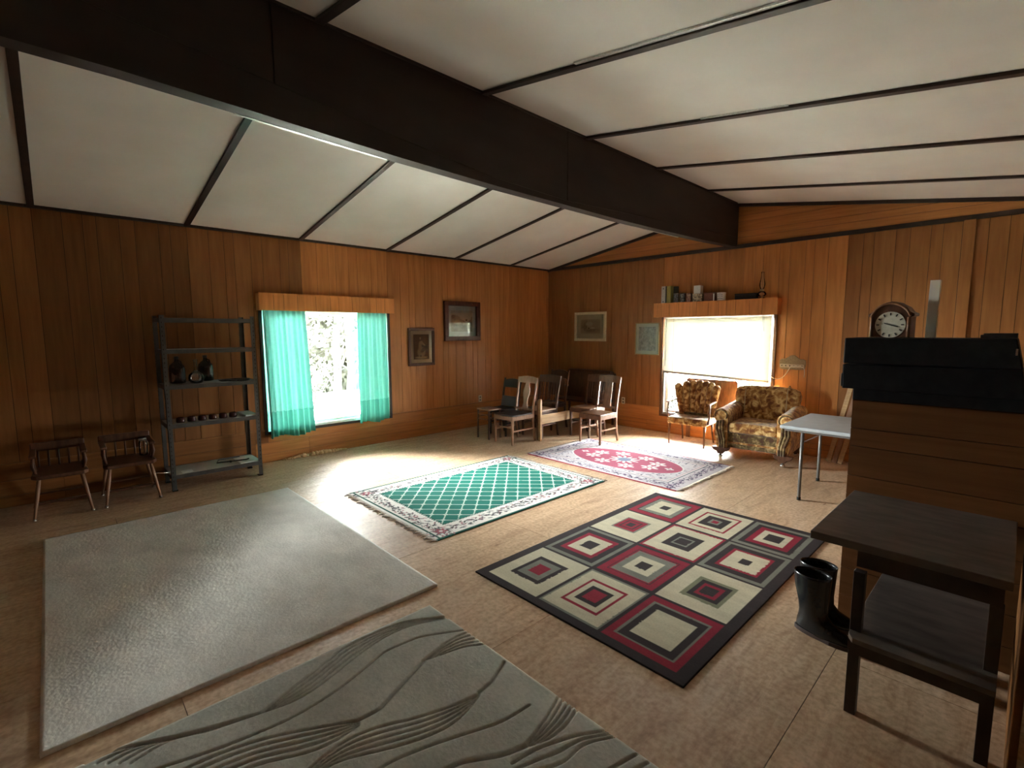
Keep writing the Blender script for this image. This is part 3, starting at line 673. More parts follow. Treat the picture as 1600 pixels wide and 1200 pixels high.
put(C, fld & (((du < .021) & (dv < .008)) | ((dv < .021) & (du < .008))), wht)
put(C, fld & (du < .005) & (dv < .005), green)
C *= (.93+.14*fbm(X, Y, 6, 2))[..., None]
gr = tag(painted('area_rug', C, 1.855, 1.855+wx_, -5.03, -5.03+wy_, .006, 'rug_weave'), 'green diamond lattice rug with floral ivory border and tasselled ends', 'rug')
def fringe(parent, x0, x1, y, sgn, n, ln=.06, horiz=True):
    M = MB(); r = random.Random(int(abs(y)*100+x0))
    for i in range(n):
        q = x0+(x1-x0)*(i+.5)/n+r.uniform(-.004, .004); l = ln*r.uniform(.6, 1.1); k = r.uniform(-.035, .035)
        if horiz: P = [(q, y, .004), (q+k*.4, y+sgn*l*.5, .006+r.random()*.005), (q+k, y+sgn*l, .003)]
        else: P = [(y, q, .004), (y+sgn*l*.5, q+k*.4, .006+r.random()*.005), (y+sgn*l, q+k, .003)]
        M.tube(P, [.0045, .005, .002], 4)
    return M.build('fringe', 'fringe', parent, kind='stuff')
fringe(gr, 1.86, 3.40, -5.03, -1, 90); fringe(gr, 1.86, 3.40, -5.03+wy_, 1, 90, .05)
# red medallion rug, long side along x
wx_, wy_ = 2.13, 1.36
X, Y = grid_xy(wx_, wy_, .0065)
C = np.zeros(X.shape+(3,)); iv = (.58, .54, .57); red = (.38, .085, .14); navy = (.05, .05, .10)
C[:] = iv; e = e_of(X, Y, wx_, wy_)
floral(C, X, Y, wx_, wy_, .04, .19, [navy, (.10, .08, .14), (.20, .14, .22), (.34, .25, .34)], 8, .95)
put(C, (np.minimum(Y, wy_-Y) < .02), (.28, .02, .045)); put(C, (e > .195) & (e < .207), navy); put(C, (e > .207) & (e < .225), (.72, .69, .68)); put(C, (e > .225) & (e < .232), red)
inn = e > .232; put(C, inn, iv)
r_ = random.Random(5)
for _ in range(620):
    ox, oy = r_.uniform(.24, wx_-.24), r_.uniform(.24, wy_-.24); a = r_.uniform(0, 3.1)
    j0, j1 = np.searchsorted(X[0], [ox-.03, ox+.03]); i0, i1 = np.searchsorted(Y[:, 0], [oy-.03, oy+.03]); xx, yy = X[i0:i1, j0:j1]-ox, Y[i0:i1, j0:j1]-oy
    u, v = xx*math.cos(a)+yy*math.sin(a), -xx*math.sin(a)+yy*math.cos(a); C[i0:i1, j0:j1][(u/.022)**2+(v/.006)**2 < 1] = r_.choice([(.22, .18, .27), navy, (.35, .25, .34)])
cx_, cy_ = wx_/2, wy_/2
el = ((X-cx_)/.76)**2+((Y-cy_)/.40)**2; put(C, el < 1.06, (.72, .69, .68)); put(C, el < 1, red)
def motif(ox, oy, R_, k, col):
    a = np.arctan2(Y-oy, X-ox); rr = np.hypot(X-ox, (Y-oy)*1.15)
    put(C, (rr < R_*(.72+.28*np.cos(k*a))) & ((rr > R_*.32) | (rr < R_*.16)), col)
for ox, oy in ((.28, .0), (-.28, .0), (.0, .23), (.0, -.23)):
    pass
for i in range(8):
    a = i*math.pi/4+.39; motif(cx_+.45*math.cos(a), cy_+.25*math.sin(a), .115, 6, (.68, .64, .64))
motif(cx_, cy_, .20, 12, (.68, .64, .64)); [motif(cx_+q_, cy_, .06, 4, (.68, .64, .64)) for q_ in (-.62, .62)]; put(C, ((X-cx_)/.085)**2+((Y-cy_)/.085)**2 < 1, (.20, .22, .33))
C *= (.93+.14*fbm(X, Y, 6, 12))[..., None]
rr_ = tag(painted('area_rug', C, 1.975, 1.975+wx_, -2.585, -2.585+wy_, .005, 'rug_weave'), 'red and ivory oriental rug with oval medallion in front of the armchair', 'rug')
fringe(rr_, -2.57, -1.24, 1.975, -1, 70, .05, False); fringe(rr_, -2.57, -1.24, 1.975+wx_, 1, 70, .06, False)
# geometric squares rug: x 4.0-5.5, y -5.13--2.78
wx_, wy_ = 1.50, 2.34
X, Y = grid_xy(wx_, wy_, .006)
cr_, rd, dk, gg, ol = (.58, .53, .39), (.27, .025, .045), (.045, .035, .036), (.20, .20, .165), (.20, .20, .13)
C = np.zeros(X.shape+(3,)); C[:] = dk
bx, by_ = .055, .05; tw, th = (wx_-2*bx)/3, (wy_-2*by_)/4
TL = {(0, 0): [(1, cr_), (.58, dk), (.44, gg), (.24, rd)], (0, 1): [(1, gg), (.93, cr_), (.62, rd), (.53, cr_), (.36, dk), (.24, rd)],
      (0, 2): [(1, rd), (.80, gg), (.74, dk), (.55, cr_)], (1, 0): [(1, gg), (.86, dk), (.66, rd), (.50, cr_), (.24, dk)],
      (1, 1): [(1, dk), (.96, rd), (.76, dk), (.72, rd), (.68, gg), (.44, cr_), (.20, dk)], (1, 2): [(1, cr_), (.56, ol), (.44, dk), (.30, rd), (.20, dk)],
      (2, 0): [(1, cr_), (.50, gg), (.44, rd), (.30, dk), (.25, rd), (.14, dk)], (2, 1): [(1, rd), (.92, cr_), (.50, dk), (.28, gg), (.22, dk)],
      (2, 2): [(1, gg), (.86, dk), (.64, rd), (.54, cr_), (.16, dk)], (3, 0): [(1, rd), (.76, dk), (.72, gg), (.54, cr_), (.18, dk)],
      (3, 1): [(1, cr_), (.70, rd), (.62, cr_), (.44, dk), (.20, gg), (.11, rd)], (3, 2): [(1, gg), (.84, dk), (.68, rd), (.48, cr_), (.27, dk)]}
for (a, b), rings in TL.items():
    cx_, cy_ = bx+(b+.5)*tw, by_+(a+.5)*th
    wob = .012*(vnoise(X, Y, 90, a*3+b)-.5)*vnoise(X, Y, 17, 3)
    d = np.maximum(np.abs(X-cx_)/(tw/2-.012), np.abs(Y-cy_)/(th/2-.012))+wob
    for q, c in rings: put(C, d < q, c)
C *= (.86+.28*fbm(X*1, Y*3, 8, 22))[..., None]
tag(painted('area_rug', C, 3.995, 3.995+wx_, -5.125, -5.125+wy_, .009, 'rug_weave', Z=np.full(X.shape, .009)), 'red black and cream rug of nested squares near the dark work table', 'rug')

# ------------------------------------------------------------------ pictures on the walls
def picture(label, C, o, u, w_, h_, fw, fd, fmat, matc, mw, refl='picture_glass', lean=0):
    """o = lower-left corner on the wall, u = direction along the wall, n = into the room"""
    u = Vector(u); n = u.cross(Vector((0, 0, 1)))*1
    t = thing('framed_picture', label, 'picture', o)
    zz = Vector((0, 0, 1)); M = MB()
    def sl(a0, a1, b0, b1, d0, d1, MM): MM.prism([(a0, b0), (a1, b0), (a1, b1), (a0, b1)], tuple(n*d0), tuple(u), (0, 0, 1), tuple(n*(d1-d0)))
    for nm, q in (('a', (0, w_, 0, fw)), ('b', (0, w_, h_-fw, h_)), ('c', (0, fw, fw, h_-fw)), ('d', (w_-fw, w_, fw, h_-fw))):
        sl(*q, .001, fd, M)
    M.build('frame', fmat, t, bevel=min(.006, fw*.3))
    M = MB(); sl(fw-.003, w_-fw+.003, fw-.003, h_-fw+.003, .001, .006, M); M.build('mount', matc, t)
    ny, nx = C.shape[:2]
    painted('print', C, fw+mw, w_-fw-mw, fw+mw*1.05, h_-fw-mw, 0, 'print_paper', t, skirt=False, frame=(n*.0075, u, (0, 0, 1)))
    M = MB(); sl(fw-.002, w_-fw+.002, fw-.002, h_-fw+.002, .010, .012, M); M.build('glass', refl, t)
    return t
nmat('mat_cream', (.56, .47, .31), (.62, .52, .35), rough=.8); nmat('mat_blue', (.42, .46, .46), (.47, .51, .50), rough=.8); nmat('mat_sage', (.44, .47, .41), (.50, .53, .47), rough=.8)
def canvas(n=90, m_=70): return np.meshgrid(np.linspace(0, 1, m_), np.linspace(0, 1, n))
X, Y = canvas()
k = fbm(X, Y, 6, 1); C = np.stack([.02+.07*k, .018+.055*k, .02+.05*k], -1)
def blob(C, X, Y, cx_, cy_, rx, ry, col, a=0):
    u, v = (X-cx_)*math.cos(a)+(Y-cy_)*math.sin(a), -(X-cx_)*math.sin(a)+(Y-cy_)*math.cos(a)
    q = np.clip(1.6-1.6*((u/rx)**2+(v/ry)**2), 0, 1)[..., None]; C[:] = C*(1-q)+np.array(col)*q
sk = (.42, .34, .24)
blob(C, X, Y, .5, .28, .30, .24, (.40, .33, .23)); blob(C, X, Y, .42, .5, .12, .26, (.36, .29, .2)); blob(C, X, Y, .60, .36, .20, .10, (.10, .07, .05), .5)
blob(C, X, Y, .50, .66, .13, .09, sk); blob(C, X, Y, .64, .6, .16, .045, sk, -.4); blob(C, X, Y, .44, .85, .06, .075, sk); blob(C, X, Y, .44, .91, .07, .03, (.05, .03, .02)); blob(C, X, Y, .5, .07, .45, .06, (.45, .38, .25)); blob(C, X, Y, .46, .13, .05, .05, (.03, .02, .02))
C *= (.8+.4*fbm(X, Y, 14, 6))[..., None]
picture('brown framed dark portrait of a seated figure, right of the turquoise curtains', C, (.0, -3.165, 1.105), (0, 1, 0), .475, .58, .042, .03, 'frame_brown', 'mat_cream', .055)
X, Y = canvas(80, 90); k = fbm(X, Y, 7, 31)
C = np.stack([.34+.14*k, .33+.14*k, .27+.12*k], -1); dkz = (Y < .62+.15*np.sin(X*7)+.2*(k-.5))[..., None]*np.clip(.25+.9*fbm(X, Y, 12, 44), 0, 1)[..., None]
C = C*(1-.72*dkz); blob(C, X, Y, .30, .45, .18, .14, (.40, .37, .26)); blob(C, X, Y, .72, .55, .06, .05, (.03, .03, .02)); blob(C, X, Y, .1, .7, .1, .12, (.09, .08, .06))
picture('large mahogany framed landscape etching, highest picture near the corner', C, (.0, -2.50, 1.478), (0, 1, 0), .735, .64, .075, .05, 'red_mahogany', 'mat_blue', .07)
X, Y = canvas(80, 80); k = fbm(X, Y, 6, 61); C = np.stack([.36+.14*k, .27+.12*k, .16+.10*k], -1)
q = np.clip(2.2*(np.hypot(X-.5, (Y-.5)*1.1)-.33), 0, 1)[..., None]; dkz = ((np.abs(X-.18) < .16) | (Y < .34))[..., None]*np.clip(.2+fbm(X, Y, 10, 4), 0, 1)[..., None]
C = C*(1-.6*dkz*(1-q)); blob(C, X, Y, .45, .68, .22, .18, (.52, .44, .31)); blob(C, X, Y, .62, .40, .13, .05, (.62, .55, .42)); blob(C, X, Y, .42, .38, .05, .05, (.06, .04, .02)); C = C*(1-q)+np.array((.50, .39, .25))*q
picture('cream framed sepia landscape, left picture on the blind window wall', C, (.668, 0, 1.45), (1, 0, 0), .70, .52, .045, .03, 'cream_frame', 'mat_cream', .085)
X, Y = canvas(80, 60); k = fbm(X, Y, 9, 71); C = np.stack([.20+.34*k, .22+.34*k, .22+.33*k], -1); C = C*(.55+.6*fbm(X, Y, 16, 9))[..., None]
picture('thin brass framed grey print between the sepia landscape and the blind', C, (1.955, 0, 1.24), (1, 0, 0), .44, .52, .014, .018, 'brass_frame', 'mat_sage', .05, refl='print_glass')

# outlets
def outlet(o, u, label):
    u = Vector(u); n = u.cross(Vector((0, 0, 1))); t = thing('wall_outlet', label, 'outlet', o)
    MB().prism([(-.035, -.058), (.035, -.058), (.035, .058), (-.035, .058)], tuple(n*.0005), tuple(u), (0, 0, 1), tuple(n*.007)).build('cover_plate', 'ivory_plastic', t, bevel=.003)
    for z in (-.025, .025): MB().prism([(.017*math.cos(a), z+.014*math.sin(a)) for a in np.linspace(0, 6.28, 13)[:-1]], tuple(n*.0075), tuple(u), (0, 0, 1), tuple(n*.002)).build('socket', 'frame_brown', t)
outlet((.0, -1.755, .475), (0, 1, 0), 'ivory wall outlet left of the chairs, under the etching')
outlet((1.744, 0, .44), (1, 0, 0), 'ivory wall outlet right of the chairs on the far wall')
# insulation scraps along the left wall
M = MB(); r = random.Random(4)
for i in range(90):
    y = -5.05+.85*(i/90)+r.uniform(-.01, .01); h = .012+.022*math.sin(math.pi*i/90)*r.uniform(.5, 1.2); x = .02+r.random()*.03
    M.lathe([(.004, 0), (h*.9, h*.4), (h*.8, h*1.1), (.003, h*1.7)], (x+h, y, 0), 6)
tag(M.build('insulation_scraps', 'insulation'), 'ragged tan insulation scraps along the wall base under the turquoise curtains', 'scraps', kind='stuff')

# ------------------------------------------------------------------ steel shelf unit
sx0, sx1, sy0, sy1 = .10, .545, -6.30, -5.44
sh = thing('shelf_unit', 'grey steel shelving unit with five shelves beside the curtained window', 'shelf', (0, 0, 0))
def lpost(x, y, dx, dy):
    M = MB(); t_ = .003; w_ = .04
    M.box(min(x, x+dx*w_), max(x, x+dx*w_), min(y, y+dy*t_), max(y, y+dy*t_), .004, 1.80)
    M.box(min(x, x+dx*t_), max(x, x+dx*t_), min(y, y+dy*w_), max(y, y+dy*w_), .004, 1.80)
    p = M.build('upright', 'shelf_steel', sh)
    MB().box(min(x, x+dx*.045)-.002, max(x, x+dx*.045)+.002, min(y, y+dy*.045)-.002, max(y, y+dy*.045)+.002, 0, .012).build('foot_cap', 'rubber', p)
    Hm = MB()
    for k in range(38):
        z = .10+k*.045
        Hm.box(x+dx*.015-.004, x+dx*.015+.004, y-dy*.0008-.0002, y-dy*.0008+.0002, z, z+.016)
        Hm.box(x-dx*.0008-.0002, x-dx*.0008+.0002, y+dy*.015-.004, y+dy*.015+.004, z, z+.016)
    Hm.build('punched_slots', 'hole_dark', p, kind='stuff')
for x, dx in ((sx0, 1), (sx1, -1)):
    for y, dy in ((sy0, 1), (sy1, -1)): lpost(x, y, dx, dy)
SZ = [.165, .69, 1.09, 1.452, 1.77]
for z in SZ:
    b = MB().box(sx0+.006, sx1-.006, sy0+.006, sy1-.006, z-.012, z).build('shelf_board', 'shelf_board', sh)
    M = MB(); M.box(sx1-.006, sx1+.001, sy0+.001, sy1-.001, z-.038, z+.003); M.box(sx0-.001, sx0+.006, sy0+.001, sy1-.001, z-.038, z+.003)
    M.box(sx0+.006, sx1-.006, sy0-.001, sy0+.006, z-.038, z+.003); M.box(sx0+.006, sx1-.006, sy1-.006, sy1+.001, z-.038, z+.003); M.build('shelf_rim', 'shelf_steel', b)
def bottle(label, x, y, z, prof, mat, cap=None, name='glass_jug', capmat='book_black', handle=False):
    t = thing(name, label, 'bottle', (x, y, z)); MB().lathe(prof, n=24).build('bottle_body', mat, t)
    if cap: MB().lathe([(cap[0], 0), (cap[0], cap[2])], (0, 0, cap[1]), 16).build('cap', capmat, t)
    if handle: MB().tube([(.02, .012, prof[-1][1]-.02), (.045, .03, prof[-1][1]-.03), (.05, .035, prof[-1][1]-.06), (.04, .03, prof[-1][1]-.085)], .007, 8).build('handle', mat, t)
jug = [(.05, 0), (.07, .004), (.074, .02), (.074, .15), (.066, .185), (.045, .21), (.022, .228), (.018, .25), (.018, .262)]
bottle('brown glass jug, leftmost bottle on the middle shelf', .32, -6.15, 1.0935, jug, 'brown_glass', (.021, .255, .028), handle=True)
bottle('brown glass jug standing behind the clear flask', .22, -5.87, 1.0935, jug, 'brown_glass', (.021, .255, .028), handle=True)
bottle('clear round glass flask with a tall neck between the brown jugs', .42, -6.00, 1.0935, [(.03, 0), (.055, .004), (.07, .03), (.073, .06), (.066, .09), (.04, .115), (.020, .13), (.017, .15), (.017, .235), (.021, .238), (.021, .25)], 'clear_glass', None, 'glass_flask')
tr_ = thing('serving_tray', 'dark oval tray with turned up rim on the middle shelf', 'tray', (.42, -5.64, 1.0935))
P = []
for i in range(6):
    rr = [0, .6, .85, .93, 1.0, 1.03][i]; zz = [0.002, .002, .002, .006, .016, .017][i]; P.append([(.11*rr*math.cos(a), .155*rr*math.sin(a), zz) for a in np.linspace(0, 2*math.pi, 33)])
MB().grid(P).build('tray_dish', 'dark_leather', tr_, solid=.003)
for i in range(6):
    y = -6.17+i*.098
    t = thing('red_cup', ['dark red cup, leftmost of six on the fourth shelf down', 'dark red cup, second from the left on the fourth shelf down', 'dark red cup, third from the left on the fourth shelf down', 'dark red cup, fourth from the left on the fourth shelf down', 'dark red cup, fifth from the left on the fourth shelf down', 'dark red cup nearest the white board on the fourth shelf down'][i], 'cup', (.43, y, .6935), 0, 'dark red cups on the shelf')
    MB().lathe([(.038, 0), (.041, .01), (.037, .045), (.030, .052), (.028, .05)], n=16).build('cup_body', 'cup_red', t)
tag(MB().box(.2, .53, -5.58, -5.455, .6935, .712).build('white_board', 'paper_white', bevel=.003), 'white board lying flat at the right end of the cup shelf', 'board')
tag(MB().box(.22, .53, -5.66, -5.455, .1685, .18).build('white_board', 'paper_white', bevel=.003), 'white board lying on the bottom shelf under a black bracket', 'board')
bt = thing('metal_bracket', 'bent black metal bracket on the bottom shelf', 'bracket', (.40, -5.72, .182))
MB().tube([(-.14, .12, .012), (-.12, -.1, .012), (.0, -.14, .012), (.02, -.01, .010), (.06, .14, .012), (.08, .16, .022)], .007, 8).build('bent_rod', 'book_black', bt)
MB().lathe([(.012, 0), (.012, .02)], (.02, -.01, -.001), 10).build('pivot', 'book_black', bt)
tag(MB().box(.40, .50, -6.2, -6.10, .1685, .172).build('paper_slip', 'paper_white'), 'small white paper slip at the left end of the bottom shelf', 'paper')
tag(MB().tube([(.56, -6.46, .235), (.555, -6.39, .222), (.55, -6.312, .208)], .006, 8).build('metal_rod', 'chrome'), 'shiny thin rod poking out past the left end of the bottom shelf', 'rod')

# ------------------------------------------------------------------ low dark captain chairs at far left
def low_chair(label, y0, y1, first=None):
    cy_ = (y0+y1)/2; hw = (y1-y0)/2
    t = thing('captain_chair', label, 'chair', (.44, cy_, 0))
    P = [(-.24, -hw+.02), (.16, -hw), (.22, -hw+.03), (.22, hw-.03), (.16, hw), (-.24, hw-.02)]
    MB().prism(P, (0, 0, .355), (1, 0, 0), (0, 1, 0), (0, 0, .035)).build('seat', 'dark_brown_wood', t, bevel=.008)
    for sx in (-1, 1):
        for sy in (-1, 1):
            a = Vector((sx*.16, sy*(hw-.05), .355)); b = Vector((sx*.235, sy*(hw+.005), 0))
            l = MB().tube([a, a.lerp(b, .3), a.lerp(b, .6), a.lerp(b, .97)], [.012, .016, .013, .009], 10).build('leg', 'mid_brown_wood', t)
            MB().tube([a.lerp(b, .93), a.lerp(b, .985), b], [.013, .015, .012], 10).build('foot_cap', 'chrome', l)
        MB().bar((sx*.19, -hw+.03, .14), (sx*.19, hw-.03, .14), .016, .016).build('stretcher', 'dark_brown_wood', t)
    for sy in (-1, 1):
        for x in (.10, -.03): MB().tube([(x, sy*(hw-.03), .385), (x+.01, sy*(hw-.015), .46), (x, sy*(hw-.02), .535)], [.011, .015, .010], 8).build('arm_spindle', 'dark_brown_wood', t)
        MB().bar((.14, sy*(hw-.02), .545), (-.20, sy*(hw-.02), .555), .045, .022, side=(0, 1, 0)).build('arm_rail', 'dark_brown_wood', t, bevel=.006)
    MB().bar((-.22, -hw+.0, .575), (-.22, hw-.0, .575), .03, .08, side=(1, 0, 0)).build('back_rail', 'dark_brown_wood', t, bevel=.01)
    for i in range(5): q = -hw+.05+(2*hw-.1)*i/4; MB().tube([(-.20, q, .385), (-.215, q, .54)], .008, 7).build('back_spindle', 'dark_brown_wood', t)
low_chair('low dark wooden captain chair at the far left edge of the room', -7.31, -6.93)
low_chair('low dark wooden captain chair next to the steel shelves', -6.83, -6.42)
j = thing('glass_jar', 'small pale glass jar on the seat of the captain chair next to the shelves', 'jar', (.35, -6.49, .391))
MB().lathe([(.03, 0), (.038, .004), (.038, .13), (.034, .14), (.034, .15)], n=18).build('jar_body', 'lamp_glass', j)
MB().lathe([(.036, 0), (.036, .018)], (0, 0, .15), 16).build('lid', 'paper_white', j)

# ------------------------------------------------------------------ dining chairs in the corner (front = -y, origin at floor centre)
def dchair(label, loc, rz, w_, d, sz, H, style, wood, seatm, name='dining_chair', leg_t=.034, wood2=None):
    t = thing(name, label, 'chair', loc, rz); hw, hd = w_/2, d/2; wood2 = wood2 or wood
    for sx in (-1, 1):
        MB().bar((sx*(hw-.017), -hd+.017, 0), (sx*(hw-.017), -hd+.017, sz-.01), .024, .024, leg_t, leg_t).build('leg', wood, t, bevel=.003)
        P = [Vector((sx*(hw-.02), hd+.035, 0)), Vector((sx*(hw-.02), hd-.01, sz*.55)), Vector((sx*(hw-.02), hd-.015, sz)), Vector((sx*(hw-.018), hd+.02, sz+(H-sz)*.45)), Vector((sx*(hw-.012), hd+.075, H))]
        M = MB()
        prof = [.026, .032, .034, .030, .020]
        vs = []; fs = []
        for i, p in enumerate(P):
            a = .5*.026; b = .5*prof[i]; vs += [p+Vector((-a, -b, 0)), p+Vector((a, -b, 0)), p+Vector((a, b, 0)), p+Vector((-a, b, 0))]
        for i in range(4):
            for k in range(4): fs.append((i*4+k, i*4+(k+1) % 4, i*4+4+(k+1) % 4, i*4+4+k))
        fs += [(3, 2, 1, 0), (16, 17, 18, 19)]; M.add(vs, fs)
        pst = M.build('back_post', wood, t, bevel=.003)
        MB().bar((sx*(hw-.017), -hd+.02, .20), (sx*(hw-.02), hd+.01, .20), .016, .022).build('stretcher', wood, t, bevel=.002)
    MB().bar((-hw+.02, -hd+.017, .25), (hw-.02, -hd+.017, .25), .022, .014).build('stretcher', wood, t, bevel=.002)
    M = MB(); zt = sz-.012; zb = sz-.07
    M.box(-hw+.0, hw-.0, -hd, -hd+.02, zb, zt).box(-hw, -hw+.02, -hd+.02, hd-.01, zb, zt).box(hw-.02, hw, -hd+.02, hd-.01, zb, zt).box(-hw+.02, hw-.02, hd-.03, hd-.01, zb, zt)
    M.build('seat_frame', wood, t, bevel=.003)
    MB().box(-hw+.006, hw-.006, -hd+.006, hd-.028, zt, sz+.008).build('seat', seatm, t, bevel=.010)
    def by2(z): k = (z-sz)/(H-sz); return hd-.015+.03*min(k, .45)/.45+(.055*(k-.45)/.55 if k > .45 else 0)
    def panel(z0, z1, x0, x1, th, nm, mat, curve=.0, top=0):
        pts = []; n_ = 12
        for i in range(n_+1): x = x0+(x1-x0)*i/n_; pts.append((x, curve*(1-(2*i/n_-1)**2), top*(1-(2*i/n_-1)**2)))
        vs = []; fs = []
        for x, cy2, tz in pts: vs += [(x, by2(z0)+cy2-th/2, z0), (x, by2(z0)+cy2+th/2, z0), (x, by2(z1)+cy2+th/2, z1+tz), (x, by2(z1)+cy2-th/2, z1+tz)]
        for i in range(n_):
            for k in range(4): fs.append((i*4+k, i*4+(k+1) % 4, i*4+4+(k+1) % 4, i*4+4+k))
        fs += [(3, 2, 1, 0), tuple(n_*4+k for k in range(4))]; MB().add(vs, fs).build(nm, mat, t, bevel=.002)
    xi = hw-.032
    if style == 'vase':
        panel(H-.085, H-.005, -hw+.005, hw-.005, .02, 'crest_rail', wood2, .02, .022)
        panel(sz+.03, sz+.06, -xi, xi, .018, 'lower_rail', wood)
        zz = np.linspace(sz+.055, H-.08, 14); k = (zz-zz[0])/(zz[-1]-zz[0])
        wd = .035+.028*np.exp(-((k-.0)/.10)**2)+.032*np.exp(-((k-.62)/.22)**2)
        vs = []; fs = []
        for z_, a in zip(zz, wd): y_ = by2(z_)+.01; vs += [(-a, y_-.006, z_), (a, y_-.006, z_), (a, y_+.006, z_), (-a, y_+.006, z_)]
        for i in range(13):
            for q in range(4): fs.append((i*4+q, i*4+(q+1) % 4, i*4+4+(q+1) % 4, i*4+4+q))
        fs += [(3, 2, 1, 0), (52, 53, 54, 55)]; MB().add(vs, fs).build('back_splat', wood2, t)
    elif style == 'spindle':
        panel(H-.11, H-.005, -hw+.005, hw-.005, .02, 'crest_rail', wood, .015, .018)
        panel(sz+.07, sz+.10, -xi, xi, .016, 'lower_rail', wood)
        for i in range(7): x = -xi+.03+(2*xi-.06)*i/6; MB().tube([(x, by2(sz+.1), sz+.095), (x, by2((sz+H)/2), (sz+H)/2), (x, by2(H-.1), H-.105)], [.006, .008, .006], 8).build('spindle', wood, t)
    elif style == 'panels':
        panel(H-.15, H-.03, -xi-.005, xi+.005, .02, 'top_panel', wood, .02, .02)
        panel(sz+.01, sz+.17, -xi-.02, xi+.02, .03, 'lower_panel', seatm, .01)
    elif style == 'tpanel':
        panel(H-.09, H-.005, -hw+.005, hw-.005, .022, 'crest_rail', wood, .02, .02)
        panel(sz+.05, sz+.08, -xi, xi, .018, 'lower_rail', wood)
        panel(sz+.07, H-.085, -.065, .065, .012, 'back_splat', wood, .0)
    elif style == 'round':
        panel(H-.14, H-.04, -hw+.004, hw-.004, .024, 'crest_rail', wood, .02, .045)
        panel(sz+.10, H-.14, -xi+.03, xi-.03, .012, 'back_panel', wood, .01)
    return t
dchair('brown vase splat chair nearest the camera with dark seat, left of the pale rail', (1.31, -2.19, 0), .0, .40, .45, .425, .94, 'vase', 'mid_brown_wood', 'dark_leather', wood2='grey_brown_wood')
dchair('brown chair with a dark plain splat at the corner of the red rug', (2.185, -1.31, .0055), .0, .39, .42, .43, .95, 'tpanel', 'brown_wood', 'brown_wood')
dchair('black chair with two padded back panels, second from the left in the corner', (.80, -1.93, 0), .06, .37, .30, .42, .88, 'panels', 'black_wood', 'dark_leather')
dchair('dark spindle back chair behind the pale side rail, seen right of its post', (1.27, -1.60, 0), 0, .44, .36, .43, .93, 'spindle', 'dark_brown_wood', 'grey_brown_wood')
dchair('dark chair with rounded crest, farthest back against the corner behind the spindle chairs', (.97, -1.02, 0), 0, .40, .38, .44, .97, 'round', 'dark_brown_wood', 'dark_brown_wood')
dchair('dark brown spindle back chair in front of the settee', (1.79, -1.06, 0), 0, .39, .40, .45, .93, 'spindle', 'dark_brown_wood', 'brown_wood')
stl = thing('wooden_stool', 'small open brown stool at the left end of the chair group', 'stool', (.84, -2.275, 0))
for sx in (-1, 1):
    for sy in (-1, 1): MB().bar((sx*.13, sy*.115, 0), (sx*.125, sy*.11, .44), .022, .022).build('leg', 'dark_brown_wood', stl, bevel=.002)
    for z in (.33, .39): MB().bar((sx*.128, -.10, z), (sx*.128, .10, z), .012, .014).build('stretcher', 'brown_wood', stl)
for z in (.30, .37): MB().bar((-.12, -.112, z), (.12, -.112, z), .014, .012).build('stretcher', 'brown_wood', stl)
MB().box(-.145, .145, -.13, .13, .44, .46).build('seat', 'grey_brown_wood', stl, bevel=.006)
# pale bed rail with post
rl = thing('bed_rail', 'pale oak side rail with square posts standing among the chairs', 'rail', (1.552, -1.885, 0))
MB().box(-.022, .022, -.02, .02, 0, .625).build('post', 'pale_oak', rl, bevel=.004)
MB().box(-.075, -.03, .0, .035, 0, .60).build('post', 'brown_wood', rl, bevel=.004, label='darker post')
MB().box(-.01, .01, .02, 1.30, .245, .385).build('rail_board', 'pale_oak', rl, bevel=.003)
MB().box(-.018, .018, 1.30, 1.335, 0, .5).build('post', 'dark_brown_wood', rl, bevel=.004)
# settee
se = thing('settee', 'dark wooden settee with a tall solid back against the far wall', 'settee', (1.09, 0, 0))
P = [(-.52, .40), (.52, .40), (.53, .86), (.50, .92), (.44, .945), (-.44, .945), (-.50, .92), (-.53, .86)]
MB().prism(P, (0, -.105, 0), (1, 0, 0), (0, 0, 1), (0, .03, 0)).build('backrest', 'dark_brown_wood', se, bevel=.006)
MB().bar((-.46, -.12, .915), (.46, -.12, .915), .035, .045, side=(0, 1, 0)).build('top_rail', 'dark_brown_wood', se, bevel=.012)
MB().box(-.50, .50, -.50, -.11, .40, .435).build('seat', 'dark_brown_wood', se, bevel=.01)
for sx in (-1, 1):
    MB().bar((sx*.47, -.47, 0), (sx*.47, -.47, .40), .035, .035, .045, .045).build('leg', 'dark_brown_wood', se, bevel=.004)
    MB().bar((sx*.49, -.07, 0), (sx*.50, -.055, .90), .035, .035, .04, .04).build('leg', 'dark_brown_wood', se, bevel=.004)
    MB().bar((sx*.505, -.46, .60), (sx*.505, -.08, .63), .05, .025, side=(1, 0, 0)).build('armrest', 'dark_brown_wood', se, bevel=.008)
    MB().bar((sx*.495, -.44, .43), (sx*.505, -.44, .60), .03, .03).build('arm_post', 'dark_brown_wood', se, bevel=.004)

